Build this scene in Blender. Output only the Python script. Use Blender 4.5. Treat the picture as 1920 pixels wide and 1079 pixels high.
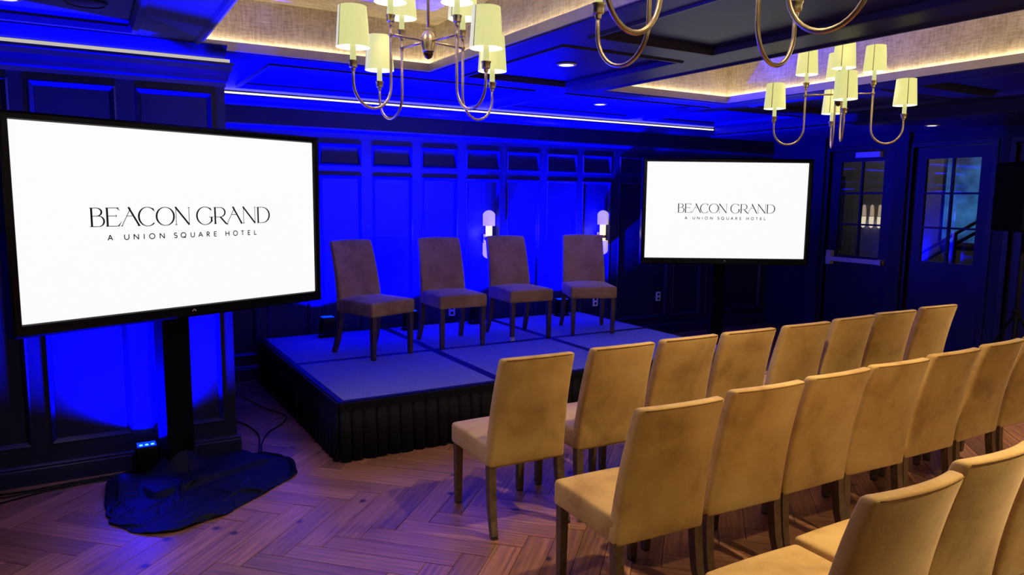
import bpy, bmesh, math, random
import numpy as np
from mathutils import Vector, Matrix
from mathutils import noise as mnoise

random.seed(7)
for o in list(bpy.data.objects):
    bpy.data.objects.remove(o, do_unlink=True)
SC = bpy.context.scene
COL = SC.collection
PI = math.pi
R = math.radians

# ------------------------------------------------------------------ camera
CAM_H = 1.74
FOCAL_PX = 1365.4
YAW, PITCH, ROLL = R(30.51), R(7.08), R(0.65)
fw = Vector((math.sin(YAW) * math.cos(PITCH), math.cos(YAW) * math.cos(PITCH), -math.sin(PITCH)))
rt = Vector((math.cos(YAW), -math.sin(YAW), 0))
up = rt.cross(fw)
rr = rt * math.cos(ROLL) + up * math.sin(ROLL)
uu = up * math.cos(ROLL) - rt * math.sin(ROLL)
cam_d = bpy.data.cameras.new('camera')
cam_d.sensor_width = 36
cam_d.lens = FOCAL_PX / 1920 * 36
cam_d.clip_start = 0.05
cam = bpy.data.objects.new('camera', cam_d)
COL.objects.link(cam)
m3 = Matrix((rr, uu, -fw)).transposed()
cam.matrix_world = Matrix.Translation((0, 0, CAM_H)) @ m3.to_4x4()
SC.camera = cam

# ------------------------------------------------------------------ world, exposure, lights
w = bpy.data.worlds.new('world')
SC.world = w
w.use_nodes = True
w.node_tree.nodes['Background'].inputs[0].default_value = (0.02, 0.025, 0.05, 1)
w.node_tree.nodes['Background'].inputs[1].default_value = 0.3
vs = SC.view_settings
vs.view_transform = 'Standard'
vs.look = 'None'
vs.exposure = 0.0
vs.gamma = 1.0
vs.use_curve_mapping = False

BLUE = (0.0, 0.0, 1.0)
WARM = (1.0, 0.78, 0.47)
UPLIGHT_W = 5600.0
BULB_W = 3.7
DOWN_W = 132.0


def lamp(kind, name, loc, color, power, target=None, **kw):
    d = bpy.data.lights.new(name, kind)
    d.color = color
    d.energy = power
    for k, v in kw.items():
        setattr(d, k, v)
    o = bpy.data.objects.new(name, d)
    COL.objects.link(o)
    o.location = loc
    if target is not None:
        o.rotation_euler = (Vector(target) - Vector(loc)).to_track_quat('-Z', 'Y').to_euler()
    return o


# ceiling downlights in frame (fixtures further down), plus added unseen spots over the audience
CEIL = 2.65
DOWN_SEEN = [(3.02, 4.40, CEIL + 0.03), (4.55, 6.02, CEIL + 0.03), (7.70, 4.47, 2.535), (-0.27, 4.44, CEIL + 0.03)]
DOWN_ADDED = [(3.02, 2.1, CEIL), (3.02, 0.3, CEIL), (6.2, 2.1, CEIL), (6.2, 0.3, CEIL), (0.2, 2.3, CEIL)]
for p in DOWN_SEEN:
    lamp('SPOT', 'ceiling_spot', (p[0], p[1], p[2] - 0.03), WARM, DOWN_W * 0.03, (p[0], p[1], 0), spot_size=R(95), spot_blend=0.8, shadow_soft_size=0.04)
for p in DOWN_ADDED:
    lamp('SPOT', 'ceiling_spot', (p[0], p[1], p[2] - 0.03), WARM, DOWN_W * (1.6 if p[0] > 1 else 0.8), (p[0], p[1] + 0.2, 0), spot_size=R(112), spot_blend=0.8, shadow_soft_size=0.05)

# added warm fill points behind the viewer, to brighten the chair backs
for x in (-1.2, 1.4, 4.0, 6.6):
    lamp('POINT', 'rear_fill', (x, -2.3, 1.7), WARM, 24.0, shadow_soft_size=0.12)

# ------------------------------------------------------------------ materials
MATS = {}


def nodes_of(name):
    m = bpy.data.materials.new(name)
    m.use_nodes = True
    nt = m.node_tree
    return m, nt, nt.nodes['Principled BSDF']


def setin(b, **kw):
    names = {'color': 'Base Color', 'rough': 'Roughness', 'metal': 'Metallic', 'spec': 'Specular IOR Level',
             'sheen': 'Sheen Weight', 'sheen_rough': 'Sheen Roughness', 'sheen_tint': 'Sheen Tint', 'emit': 'Emission Color', 'estr': 'Emission Strength',
             'coat': 'Coat Weight', 'coat_rough': 'Coat Roughness'}
    for k, v in kw.items():
        if isinstance(v, tuple) and len(v) == 3:
            v = (*v, 1)
        b.inputs[names[k]].default_value = v


def plain(name, color, rough=0.5, noise=0.0, nscale=8.0, bump=0.0, bscale=200.0, **kw):
    m, nt, b = nodes_of(name)
    setin(b, color=color, rough=rough, **kw)
    tc = nt.nodes.new('ShaderNodeTexCoord')
    if noise:
        n = nt.nodes.new('ShaderNodeTexNoise')
        n.inputs['Scale'].default_value = nscale
        n.inputs['Detail'].default_value = 4
        nt.links.new(tc.outputs['Object'], n.inputs['Vector'])
        r = nt.nodes.new('ShaderNodeValToRGB')
        r.color_ramp.elements[0].position = 0.3
        r.color_ramp.elements[1].position = 0.7
        r.color_ramp.elements[0].color = (*[c * (1 - noise) for c in color], 1)
        r.color_ramp.elements[1].color = (*[min(1, c * (1 + noise)) for c in color], 1)
        nt.links.new(n.outputs['Fac'], r.inputs['Fac'])
        nt.links.new(r.outputs['Color'], b.inputs['Base Color'])
    if bump:
        n2 = nt.nodes.new('ShaderNodeTexNoise')
        n2.inputs['Scale'].default_value = bscale
        nt.links.new(tc.outputs['Object'], n2.inputs['Vector'])
        bp = nt.nodes.new('ShaderNodeBump')
        bp.inputs['Strength'].default_value = bump
        bp.inputs['Distance'].default_value = 0.002
        nt.links.new(n2.outputs['Fac'], bp.inputs['Height'])
        nt.links.new(bp.outputs['Normal'], b.inputs['Normal'])
    MATS[name] = m
    return m


def emitter(name, color, strength):
    m, nt, b = nodes_of(name)
    setin(b, color=(0.02, 0.02, 0.02), rough=0.5, emit=color, estr=strength)
    MATS[name] = m
    return m


plain('navy_paint', (0.012, 0.014, 0.044), 0.36, noise=0.15, nscale=3, bump=0.05, spec=0.2)
plain('navy_trim', (0.013, 0.015, 0.050), 0.30, noise=0.1, nscale=5, spec=0.3)
plain('ceiling_paint', (0.024, 0.021, 0.068), 0.38, noise=0.1, nscale=2, spec=0.08)
plain('beige_lip', (0.42, 0.39, 0.28), 0.45, noise=0.08)
plain('door_paint', (0.008, 0.009, 0.022), 0.35, noise=0.1)
plain('black_plastic', (0.003, 0.003, 0.005), 0.25, noise=0.1, spec=0.14)
plain('black_metal', (0.003, 0.003, 0.005), 0.8, noise=0.1, spec=0.06)
plain('black_cloth', (0.0035, 0.0035, 0.005), 0.75, noise=0.3, nscale=9, bump=0.2, bscale=400, spec=0.2)
plain('drape_cloth', (0.004, 0.005, 0.012), 0.55, noise=0.3, nscale=5, bump=0.1, bscale=300, spec=0.10)
plain('leg_wood', (0.085, 0.050, 0.024), 0.42, noise=0.3, nscale=30)
plain('glide', (0.02, 0.02, 0.02), 0.5)
plain('white_plastic', (0.65, 0.65, 0.66), 0.4)
plain('brass', (0.56, 0.45, 0.25), 0.36, noise=0.15, nscale=20, metal=1.0)
plain('dark_brass', (0.10, 0.06, 0.025), 0.30, metal=1.0)
plain('chrome', (0.6, 0.6, 0.62), 0.18, metal=1.0)
plain('satin_alu', (0.55, 0.55, 0.58), 0.35, metal=0.3)
plain('speaker_black', (0.002, 0.002, 0.003), 0.9, spec=0.05)
plain('hall_wall', (0.22, 0.21, 0.20), 0.6, noise=0.1)
plain('hall_wood', (0.12, 0.09, 0.06), 0.5, noise=0.3)
plain('stage_edge', (0.004, 0.004, 0.022), 0.6, spec=0.15)
plain('carpet', (0.125, 0.14, 0.24), 0.95, noise=0.4, nscale=160, bump=0.6, bscale=500)
plain('print_black', (0.004, 0.004, 0.004), 0.6)
plain('print_white', (0.8, 0.8, 0.8), 0.6)
emitter('screen_white', (1.0, 1.0, 1.0), 0.97)
emitter('led_white', (1.0, 0.90, 0.74), 2.2)
emitter('led_dim', (1.0, 0.93, 0.80), 0.55)
emitter('cove_warm', (1.0, 0.80, 0.52), 22.0)
emitter('downlight_glow', (1.0, 0.97, 0.88), 3.0)
emitter('blue_lens', (0.0, 0.02, 1.0), 3.0)
emitter('led_dot', (0.05, 0.25, 1.0), 6.0)
emitter('candle_glow', (0.95, 0.95, 0.36), 0.66)


def shade_material():
    m, nt, b = nodes_of('shade_linen')
    tc = nt.nodes.new('ShaderNodeTexCoord')
    mp = nt.nodes.new('ShaderNodeMapping')
    mp.inputs['Scale'].default_value = (60, 60, 6)
    n = nt.nodes.new('ShaderNodeTexNoise')
    n.inputs['Scale'].default_value = 3
    nt.links.new(tc.outputs['Object'], mp.inputs['Vector'])
    nt.links.new(mp.outputs['Vector'], n.inputs['Vector'])
    r = nt.nodes.new('ShaderNodeValToRGB')
    r.color_ramp.elements[0].color = (0.72, 0.74, 0.22, 1)
    r.color_ramp.elements[1].color = (0.95, 0.95, 0.38, 1)
    nt.links.new(n.outputs['Fac'], r.inputs['Fac'])
    setin(b, color=(0.35, 0.33, 0.18), rough=0.8, estr=0.78)
    nt.links.new(r.outputs['Color'], b.inputs['Emission Color'])
    MATS['shade_linen'] = m


shade_material()
emitter('shade_inside', (1.0, 0.95, 0.76), 1.3)
plain('shade_seam', (0.20, 0.16, 0.07), 0.8)


def sconce_material():
    m, nt, b = nodes_of('sconce_glass')
    tc = nt.nodes.new('ShaderNodeTexCoord')
    n = nt.nodes.new('ShaderNodeTexNoise')
    n.inputs['Scale'].default_value = 9
    nt.links.new(tc.outputs['Object'], n.inputs['Vector'])
    r = nt.nodes.new('ShaderNodeValToRGB')
    r.color_ramp.elements[0].color = (0.95, 0.55, 0.28, 1)
    r.color_ramp.elements[1].color = (1.0, 0.86, 0.60, 1)
    nt.links.new(n.outputs['Fac'], r.inputs['Fac'])
    setin(b, color=(0.35, 0.35, 0.35), rough=0.35, estr=0.48)
    nt.links.new(r.outputs['Color'], b.inputs['Emission Color'])
    MATS['sconce_glass'] = m


sconce_material()
emitter('sconce_bright', (1.0, 0.80, 0.50), 1.15)


def velvet(name, c0, c1, c2):
    m, nt, b = nodes_of(name)
    tc = nt.nodes.new('ShaderNodeTexCoord')
    oi = nt.nodes.new('ShaderNodeObjectInfo')
    mul = nt.nodes.new('ShaderNodeVectorMath')
    mul.operation = 'ADD'
    sc = nt.nodes.new('ShaderNodeMath')
    sc.operation = 'MULTIPLY'
    sc.inputs[1].default_value = 40
    nt.links.new(oi.outputs['Random'], sc.inputs[0])
    nt.links.new(tc.outputs['Object'], mul.inputs[0])
    nt.links.new(sc.outputs[0], mul.inputs[1])
    n = nt.nodes.new('ShaderNodeTexNoise')
    n.inputs['Scale'].default_value = 4
    n.inputs['Detail'].default_value = 6
    n.inputs['Roughness'].default_value = 0.6
    n.inputs['Distortion'].default_value = 0.25
    nt.links.new(mul.outputs[0], n.inputs['Vector'])
    r = nt.nodes.new('ShaderNodeValToRGB')
    e = r.color_ramp.elements
    e[0].position, e[1].position = 0.33, 0.68
    e[0].color, e[1].color = (*c0, 1), (*c2, 1)
    k = e.new(0.5)
    k.color = (*c1, 1)
    nt.links.new(n.outputs['Fac'], r.inputs['Fac'])
    nt.links.new(r.outputs['Color'], b.inputs['Base Color'])
    setin(b, rough=0.85, sheen=0.6, sheen_rough=0.32, sheen_tint=(0.95, 0.72, 0.42))
    n2 = nt.nodes.new('ShaderNodeTexNoise')
    n2.inputs['Scale'].default_value = 350
    nt.links.new(tc.outputs['Object'], n2.inputs['Vector'])
    bp = nt.nodes.new('ShaderNodeBump')
    bp.inputs['Strength'].default_value = 0.25
    bp.inputs['Distance'].default_value = 0.002
    nt.links.new(n2.outputs['Fac'], bp.inputs['Height'])
    nt.links.new(bp.outputs['Normal'], b.inputs['Normal'])
    MATS[name] = m


velvet('velvet', (0.31, 0.172, 0.042), (0.44, 0.268, 0.074), (0.50, 0.33, 0.105))


plain('velvet_seam', (0.22, 0.11, 0.028), 0.9)


def wood_floor():
    m, nt, b = nodes_of('oak_plank')
    N, L = nt.nodes.new, nt.links.new
    uv = N('ShaderNodeUVMap')
    oi = N('ShaderNodeObjectInfo')
    ge = N('ShaderNodeNewGeometry')
    add = N('ShaderNodeMath')
    add.operation = 'ADD'
    L(oi.outputs['Random'], add.inputs[0])
    L(ge.outputs['Random Per Island'], add.inputs[1])
    fr = N('ShaderNodeMath')
    fr.operation = 'FRACT'
    L(add.outputs[0], fr.inputs[0])
    off = N('ShaderNodeMath')
    off.operation = 'MULTIPLY'
    off.inputs[1].default_value = 37.0
    L(fr.outputs[0], off.inputs[0])
    va = N('ShaderNodeVectorMath')
    va.operation = 'ADD'
    L(uv.outputs[0], va.inputs[0])
    L(off.outputs[0], va.inputs[1])
    mp = N('ShaderNodeMapping')
    mp.inputs['Scale'].default_value = (1.2, 16, 1)
    L(va.outputs[0], mp.inputs['Vector'])
    n = N('ShaderNodeTexNoise')
    n.inputs['Scale'].default_value = 2.6
    n.inputs['Detail'].default_value = 6
    n.inputs['Distortion'].default_value = 1.1
    L(mp.outputs[0], n.inputs['Vector'])
    wv = N('ShaderNodeTexWave')
    wv.wave_type = 'RINGS'
    wv.inputs['Scale'].default_value = 0.55
    wv.inputs['Distortion'].default_value = 11
    wv.inputs['Detail'].default_value = 3
    L(mp.outputs[0], wv.inputs['Vector'])
    mx = N('ShaderNodeMix')
    mx.data_type = 'FLOAT'
    mx.inputs[0].default_value = 0.18
    L(n.outputs['Fac'], mx.inputs[2])
    L(wv.outputs['Fac'], mx.inputs[3])
    r = N('ShaderNodeValToRGB')
    e = r.color_ramp.elements
    e[0].position, e[1].position = 0.22, 0.78
    e[0].color, e[1].color = (0.115, 0.044, 0.022, 1), (0.35, 0.160, 0.074, 1)
    L(mx.outputs[0], r.inputs['Fac'])
    hsv = N('ShaderNodeHueSaturation')
    mr = N('ShaderNodeMapRange')
    mr.inputs[3].default_value, mr.inputs[4].default_value = 0.62, 1.25
    L(fr.outputs[0], mr.inputs[0])
    L(mr.outputs[0], hsv.inputs['Value'])
    L(r.outputs['Color'], hsv.inputs['Color'])
    # knots
    vo = N('ShaderNodeTexVoronoi')
    vo.voronoi_dimensions = '2D'
    vo.inputs['Scale'].default_value = 1.9
    L(va.outputs[0], vo.inputs['Vector'])
    kr = N('ShaderNodeMapRange')
    kr.inputs[1].default_value, kr.inputs[2].default_value = 0.02, 0.06
    kr.inputs[3].default_value, kr.inputs[4].default_value = 0.15, 1.0
    L(vo.outputs['Distance'], kr.inputs[0])
    km = N('ShaderNodeMix')
    km.data_type = 'RGBA'
    km.blend_type = 'MULTIPLY'
    km.inputs[0].default_value = 1
    L(hsv.outputs['Color'], km.inputs[6])
    L(kr.outputs[0], km.inputs[7])
    L(km.outputs[2], b.inputs['Base Color'])
    setin(b, rough=0.36, spec=0.42)
    rm = N('ShaderNodeMapRange')
    rm.inputs[3].default_value, rm.inputs[4].default_value = 0.30, 0.46
    L(n.outputs['Fac'], rm.inputs[0])
    L(rm.outputs[0], b.inputs['Roughness'])
    bp = N('ShaderNodeBump')
    bp.inputs['Strength'].default_value = 0.25
    bp.inputs['Distance'].default_value = 0.003
    L(mx.outputs[0], bp.inputs['Height'])
    L(bp.outputs['Normal'], b.inputs['Normal'])
    MATS['oak_plank'] = m


wood_floor()


def wallpaper():
    m, nt, b = nodes_of('linen_wallpaper')
    N, L = nt.nodes.new, nt.links.new
    tc = N('ShaderNodeTexCoord')
    outs = []
    for s in ((16, 16, 90), (70, 70, 9)):
        mp = N('ShaderNodeMapping')
        mp.inputs['Scale'].default_value = s
        L(tc.outputs['Object'], mp.inputs['Vector'])
        n = N('ShaderNodeTexNoise')
        n.inputs['Scale'].default_value = 1
        n.inputs['Detail'].default_value = 5
        n.inputs['Roughness'].default_value = 0.7
        L(mp.outputs[0], n.inputs['Vector'])
        outs.append(n)
    ad = N('ShaderNodeMath')
    ad.operation = 'ADD'
    L(outs[0].outputs['Fac'], ad.inputs[0])
    L(outs[1].outputs['Fac'], ad.inputs[1])
    big = N('ShaderNodeTexNoise')
    big.inputs['Scale'].default_value = 5
    L(tc.outputs['Object'], big.inputs['Vector'])
    ad2 = N('ShaderNodeMath')
    ad2.operation = 'MULTIPLY_ADD'
    ad2.inputs[1].default_value = 0.5
    L(big.outputs['Fac'], ad2.inputs[0])
    L(ad.outputs[0], ad2.inputs[2])
    r = N('ShaderNodeValToRGB')
    e = r.color_ramp.elements
    e[0].position, e[1].position = 0.42, 0.60
    hf = N('ShaderNodeMath')
    hf.operation = 'MULTIPLY'
    hf.inputs[1].default_value = 0.4
    L(ad2.outputs[0], hf.inputs[0])
    e[0].color, e[1].color = (0.36, 0.285, 0.19, 1), (0.64, 0.59, 0.42, 1)
    L(hf.outputs[0], r.inputs['Fac'])
    L(r.outputs['Color'], b.inputs['Base Color'])
    setin(b, rough=0.55)
    MATS['linen_wallpaper'] = m


wallpaper()


def pane_glass():
    m = bpy.data.materials.new('pane_glass')
    m.use_nodes = True
    nt = m.node_tree
    nt.nodes.clear()
    out = nt.nodes.new('ShaderNodeOutputMaterial')
    tr = nt.nodes.new('ShaderNodeBsdfTransparent')
    tr.inputs[0].default_value = (0.85, 0.88, 0.92, 1)
    gl = nt.nodes.new('ShaderNodeBsdfGlossy')
    gl.inputs['Roughness'].default_value = 0.02
    fr = nt.nodes.new('ShaderNodeFresnel')
    fr.inputs[0].default_value = 1.6
    mx = nt.nodes.new('ShaderNodeMixShader')
    nt.links.new(fr.outputs[0], mx.inputs[0])
    nt.links.new(tr.outputs[0], mx.inputs[1])
    nt.links.new(gl.outputs[0], mx.inputs[2])
    nt.links.new(mx.outputs[0], out.inputs[0])
    MATS['pane_glass'] = m


pane_glass()


def dusk_window():
    m, nt, b = nodes_of('dusk_view')
    tc = nt.nodes.new('ShaderNodeTexCoord')
    n = nt.nodes.new('ShaderNodeTexNoise')
    n.inputs['Scale'].default_value = 2.2
    n.inputs['Detail'].default_value = 5
    nt.links.new(tc.outputs['Object'], n.inputs['Vector'])
    r = nt.nodes.new('ShaderNodeValToRGB')
    e = r.color_ramp.elements
    e[0].position, e[1].position = 0.35, 0.7
    e[0].color, e[1].color = (0.004, 0.016, 0.07, 1), (0.05, 0.22, 0.55, 1)
    nt.links.new(n.outputs['Fac'], r.inputs['Fac'])
    nt.links.new(r.outputs['Color'], b.inputs['Emission Color'])
    setin(b, color=(0.01, 0.01, 0.02), estr=1.0)
    MATS['dusk_view'] = m


dusk_window()


# ------------------------------------------------------------------ mesh helpers
class MB:
    def __init__(s):
        s.v, s.f = [], []

    def add(s, vs_, fs):
        o = len(s.v)
        s.v += [tuple(p) for p in vs_]
        s.f += [tuple(i + o for i in f) for f in fs]
        return s

    def box(s, x0, x1, y0, y1, z0, z1):
        return s.add([(x0, y0, z0), (x1, y0, z0), (x1, y1, z0), (x0, y1, z0), (x0, y0, z1), (x1, y0, z1), (x1, y1, z1), (x0, y1, z1)],
                     [(3, 2, 1, 0), (4, 5, 6, 7), (0, 1, 5, 4), (1, 2, 6, 5), (2, 3, 7, 6), (3, 0, 4, 7)])

    def lathe(s, prof, n=24, c=(0, 0, 0), close=True):
        vs_, fs = [], []
        for r, z in prof:
            for i in range(n):
                a = 2 * PI * i / n
                vs_.append((c[0] + r * math.cos(a), c[1] + r * math.sin(a), c[2] + z))
        for k in range(len(prof) - 1):
            for i in range(n):
                j = (i + 1) % n
                fs.append((k * n + i, k * n + j, (k + 1) * n + j, (k + 1) * n + i))
        if close:
            fs.append(tuple(range(n - 1, -1, -1)))
            fs.append(tuple((len(prof) - 1) * n + i for i in range(n)))
        return s.add(vs_, fs)

    def tube(s, path, rad, n=10, square=False):
        path = [Vector(p) for p in path]
        rads = rad if isinstance(rad, (list, tuple)) else [rad] * len(path)
        if square:
            n = 4
        vs_, fs = [], []
        t0 = (path[1] - path[0]).normalized()
        ref = Vector((0, 0, 1)) if abs(t0.z) < 0.9 else Vector((1, 0, 0))
        u = t0.cross(ref).normalized()
        for k, p in enumerate(path):
            if k == 0:
                t = path[1] - path[0]
            elif k == len(path) - 1:
                t = path[-1] - path[-2]
            else:
                t = path[k + 1] - path[k - 1]
            t.normalize()
            u = (u - t * u.dot(t)).normalized()
            v = t.cross(u)
            for i in range(n):
                a = 2 * PI * (i + (0.5 if square else 0)) / n
                q = rads[k] * (1.414 if square else 1)
                vs_.append(p + u * (q * math.cos(a)) + v * (q * math.sin(a)))
        for k in range(len(path) - 1):
            for i in range(n):
                j = (i + 1) % n
                fs.append((k * n + i, k * n + j, (k + 1) * n + j, (k + 1) * n + i))
        fs.append(tuple(range(n - 1, -1, -1)))
        fs.append(tuple((len(path) - 1) * n + i for i in range(n)))
        return s.add(vs_, fs)

    def extrude_x(s, prof, x0, x1):
        """closed (y, z) profile swept along X"""
        n = len(prof)
        vs_ = [(x0, y, z) for y, z in prof] + [(x1, y, z) for y, z in prof]
        fs = [(i, (i + 1) % n, n + (i + 1) % n, n + i) for i in range(n)]
        fs += [tuple(range(n - 1, -1, -1)), tuple(range(n, 2 * n))]
        return s.add(vs_, fs)

    def extrude_y(s, prof, y0, y1):
        """closed (x, z) profile swept along Y"""
        n = len(prof)
        vs_ = [(x, y0, z) for x, z in prof] + [(x, y1, z) for x, z in prof]
        fs = [(i, (i + 1) % n, n + (i + 1) % n, n + i) for i in range(n)]
        fs += [tuple(range(n - 1, -1, -1)), tuple(range(n, 2 * n))]
        return s.add(vs_, fs)

    def frame_loop(s, rects):
        """rects: list of (a0, a1, b0, b1, d): nested rectangles joined into a mitred moulding, closed back to the first"""
        vs_ = []
        for a0, a1, b0, b1, d in rects:
            vs_ += [(a0, b0, d), (a1, b0, d), (a1, b1, d), (a0, b1, d)]
        fs = []
        m = len(rects)
        for k in range(m):
            q = (k + 1) % m
            for i in range(4):
                j = (i + 1) % 4
                fs.append((k * 4 + i, k * 4 + j, q * 4 + j, q * 4 + i))
        return s.add(vs_, fs)

    def rounded_box(s, sx, sy, sz, r, nx, ny, nz, deform=None):
        """box centred on x,y with base at z = 0, edges rounded by r"""
        def axis(n, h):
            return [-h + 2 * h * i / n for i in range(n + 1)]
        hx, hy, hz = sx / 2, sy / 2, sz / 2
        ax, ay, az = axis(nx, hx), axis(ny, hy), axis(nz, hz)
        def grid(h, r, n):
            inner = [-(h - r) + 2 * (h - r) * i / n for i in range(n + 1)]
            return [-h, -h + r * 0.45] + inner[0:] + [h - r * 0.45, h]
        ax, ay, az = grid(hx, r, nx), grid(hy, r, ny), grid(hz, r, nz)
        idx, vs_, fs = {}, [], []

        def vert(i, j, k):
            key = (i, j, k)
            if key not in idx:
                p = Vector((ax[i], ay[j], az[k]))
                q = Vector((max(-hx + r, min(hx - r, p.x)), max(-hy + r, min(hy - r, p.y)), max(-hz + r, min(hz - r, p.z))))
                d = p - q
                if d.length > 1e-9:
                    p = q + d.normalized() * r
                p.z += hz
                if deform:
                    p = deform(p)
                idx[key] = len(vs_)
                vs_.append(tuple(p))
            return idx[key]
        X, Y, Z = len(ax) - 1, len(ay) - 1, len(az) - 1
        for i in range(X):
            for j in range(Y):
                fs.append((vert(i, j, 0), vert(i, j + 1, 0), vert(i + 1, j + 1, 0), vert(i + 1, j, 0)))
                fs.append((vert(i, j, Z), vert(i + 1, j, Z), vert(i + 1, j + 1, Z), vert(i, j + 1, Z)))
        for i in range(X):
            for k in range(Z):
                fs.append((vert(i, 0, k), vert(i + 1, 0, k), vert(i + 1, 0, k + 1), vert(i, 0, k + 1)))
                fs.append((vert(i, Y, k), vert(i, Y, k + 1), vert(i + 1, Y, k + 1), vert(i + 1, Y, k)))
        for j in range(Y):
            for k in range(Z):
                fs.append((vert(0, j, k), vert(0, j, k + 1), vert(0, j + 1, k + 1), vert(0, j + 1, k)))
                fs.append((vert(X, j, k), vert(X, j + 1, k), vert(X, j + 1, k + 1), vert(X, j, k + 1)))
        return s.add(vs_, fs)

    def mesh(s, name, mat, smooth=False):
        me = bpy.data.meshes.new(name)
        me.from_pydata(s.v, [], s.f)
        me.materials.append(MATS[mat])
        bm = bmesh.new()
        bm.from_mesh(me)
        bmesh.ops.recalc_face_normals(bm, faces=bm.faces)
        bm.to_mesh(me)
        bm.free()
        if smooth:
            me.polygons.foreach_set('use_smooth', [True] * len(me.polygons))
        return me

    def build(s, name, mat, parent=None, smooth=False, auto=None):
        o = link(name, s.mesh(name, mat, smooth or auto is not None), parent)
        if auto is not None:
            o.data.set_sharp_from_angle(angle=R(auto))
        return o


def link(name, data, parent=None):
    o = bpy.data.objects.new(name, data)
    COL.objects.link(o)
    if parent:
        o.parent = parent
    return o


def tag(o, label=None, cat=None, group=None, kind=None):
    if label:
        o['label'] = label
    if cat:
        o['category'] = cat
    if group:
        o['group'] = group
    if kind:
        o['kind'] = kind
    return o


def thing(name, label, cat, loc=(0, 0, 0), rotz=0.0, group=None):
    o = link(name, None)
    o.empty_display_size = 0.1
    o.location = loc
    o.rotation_euler = (0, 0, rotz)
    return tag(o, label, cat, group)


def structure(name, data_or_mb, mat=None, label=None, smooth=False):
    o = data_or_mb.build(name, mat, smooth=smooth)
    o['kind'] = 'structure'
    if label:
        o['label'] = label
    return o


def copy_tree(src, parent=None):
    c = src.copy()
    COL.objects.link(c)
    c.parent = parent
    for ch in src.children:
        copy_tree(ch, c)
    return c


# ------------------------------------------------------------------ room shell
XL, XH, XD = -2.3, 7.10, 8.30       # left end, ceiling header, door wall
YN, YB, YBAY = -2.5, 7.01, 5.046    # behind the camera, back wall face, face of the projecting bay
BAYX = 0.826
SOF = 2.535

# floor: slab + herringbone planks
fl = structure('floor', MB().box(XL - 0.1, XD + 0.1, YN - 0.1, YB + 0.2, -0.12, -0.014), 'hall_wood', 'reddish brown oak floor laid in a herringbone pattern')
PW, PL_, PT = 0.136, 0.69, 0.014
ROOM = (XL, XD, YN, YB)


def clip_poly(poly, r):
    for ax, lim, sgn in ((0, r[0], 1), (0, r[1], -1), (1, r[2], 1), (1, r[3], -1)):
        out = []
        for i in range(len(poly)):
            a, b = poly[i], poly[(i + 1) % len(poly)]
            da, db = sgn * (a[ax] - lim), sgn * (b[ax] - lim)
            if da >= 0:
                out.append(a)
            if (da >= 0) != (db >= 0):
                t = da / (da - db)
                out.append(tuple(a[k] + t * (b[k] - a[k]) for k in range(4)))
        poly = out
        if len(poly) < 3:
            return []
    return poly


def plank_geo(poly, inset=0.0016):
    """poly: (x, y, u, v) corners of one plank; bevelled top edge"""
    n = len(poly)
    cx, cy = sum(p[0] for p in poly) / n, sum(p[1] for p in poly) / n
    def shrink(p, d):
        vx, vy = p[0] - cx, p[1] - cy
        l = math.hypot(vx, vy) or 1
        return (p[0] - vx / l * d, p[1] - vy / l * d)
    vs_ = [(p[0], p[1], -PT) for p in poly] + [(p[0], p[1], -0.0018) for p in poly]
    vs_ += [(*shrink(p, inset * 1.6), 0.0) for p in poly]
    fs, top = [], tuple(2 * n + i for i in range(n))
    for i in range(n):
        j = (i + 1) % n
        fs.append((i, j, n + j, n + i))
        fs.append((n + i, n + j, 2 * n + j, 2 * n + i))
    fs.append(top)
    uvs = [(p[2], p[3]) for p in poly] * 3
    return vs_, fs, uvs


def plank_mesh(name, items):
    vs_, fs, uvs = [], [], []
    for v, f, u in items:
        o = len(vs_)
        vs_ += v
        fs += [tuple(i + o for i in q) for q in f]
        uvs += u
    me = bpy.data.meshes.new(name)
    me.from_pydata(vs_, [], fs)
    lay = me.uv_layers.new(name='UVMap')
    for lp in me.loops:
        lay.data[lp.index].uv = uvs[lp.vertex_index]
    me.materials.append(MATS['oak_plank'])
    return me


s2 = math.sqrt(0.5)
gap = 0.0012
rect = [(-PL_ / 2 + gap, -PW / 2 + gap), (PL_ / 2 - gap, -PW / 2 + gap), (PL_ / 2 - gap, PW / 2 - gap), (-PL_ / 2 + gap, PW / 2 - gap)]
# herringbone: pairs of planks in a (u, v) frame, u at -45 and v at +45 degrees to the room; the zigzags run along X
ax0, ay0 = 0.94, 3.43
placed = []
for b in range(-14, 15):
    for a in range(-70, 71):
        bu, bv = a * PW + b * PL_, a * PW - b * PL_
        for cu, cv, d in ((bu + PL_ / 2, bv + PW / 2, 0), (bu - PW / 2, bv + PL_ / 2, 1)):
            placed.append((ax0 + (cu + cv) * s2, ay0 + (cv - cu) * s2, d))
fx, fy = math.sin(YAW), math.cos(YAW)
cand = []
for X, Y, d in placed:
    if not (XL - 0.4 < X < XD + 0.4 and YN - 0.4 < Y < YB + 0.4):
        continue
    if X < BAYX - 0.35 and Y > YBAY + 0.35:
        continue
    ang = R(-45) if d == 0 else R(45)
    ca, sa = math.cos(ang), math.sin(ang)
    poly = [(X + ca * a - sa * b, Y + sa * a + ca * b, a, b) for a, b in rect]
    cl = clip_poly(poly, ROOM)
    if len(cl) < 3:
        continue
    dep = X * fx + Y * fy
    lat = X * fy - Y * fx
    under_stage = 1.5 < X < 4.9 and 4.75 < Y
    seen = dep > 1.9 and abs(lat) < 0.72 * dep + 0.4 and not under_stage
    full = len(cl) == 4 and all(abs(cl[i][0] - poly[i][0]) < 1e-6 and abs(cl[i][1] - poly[i][1]) < 1e-6 for i in range(4))
    cand.append((0 if seen else 1, dep, X, Y, ang, cl, full))
cand.sort(key=lambda c: (c[0], c[1]))
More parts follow.
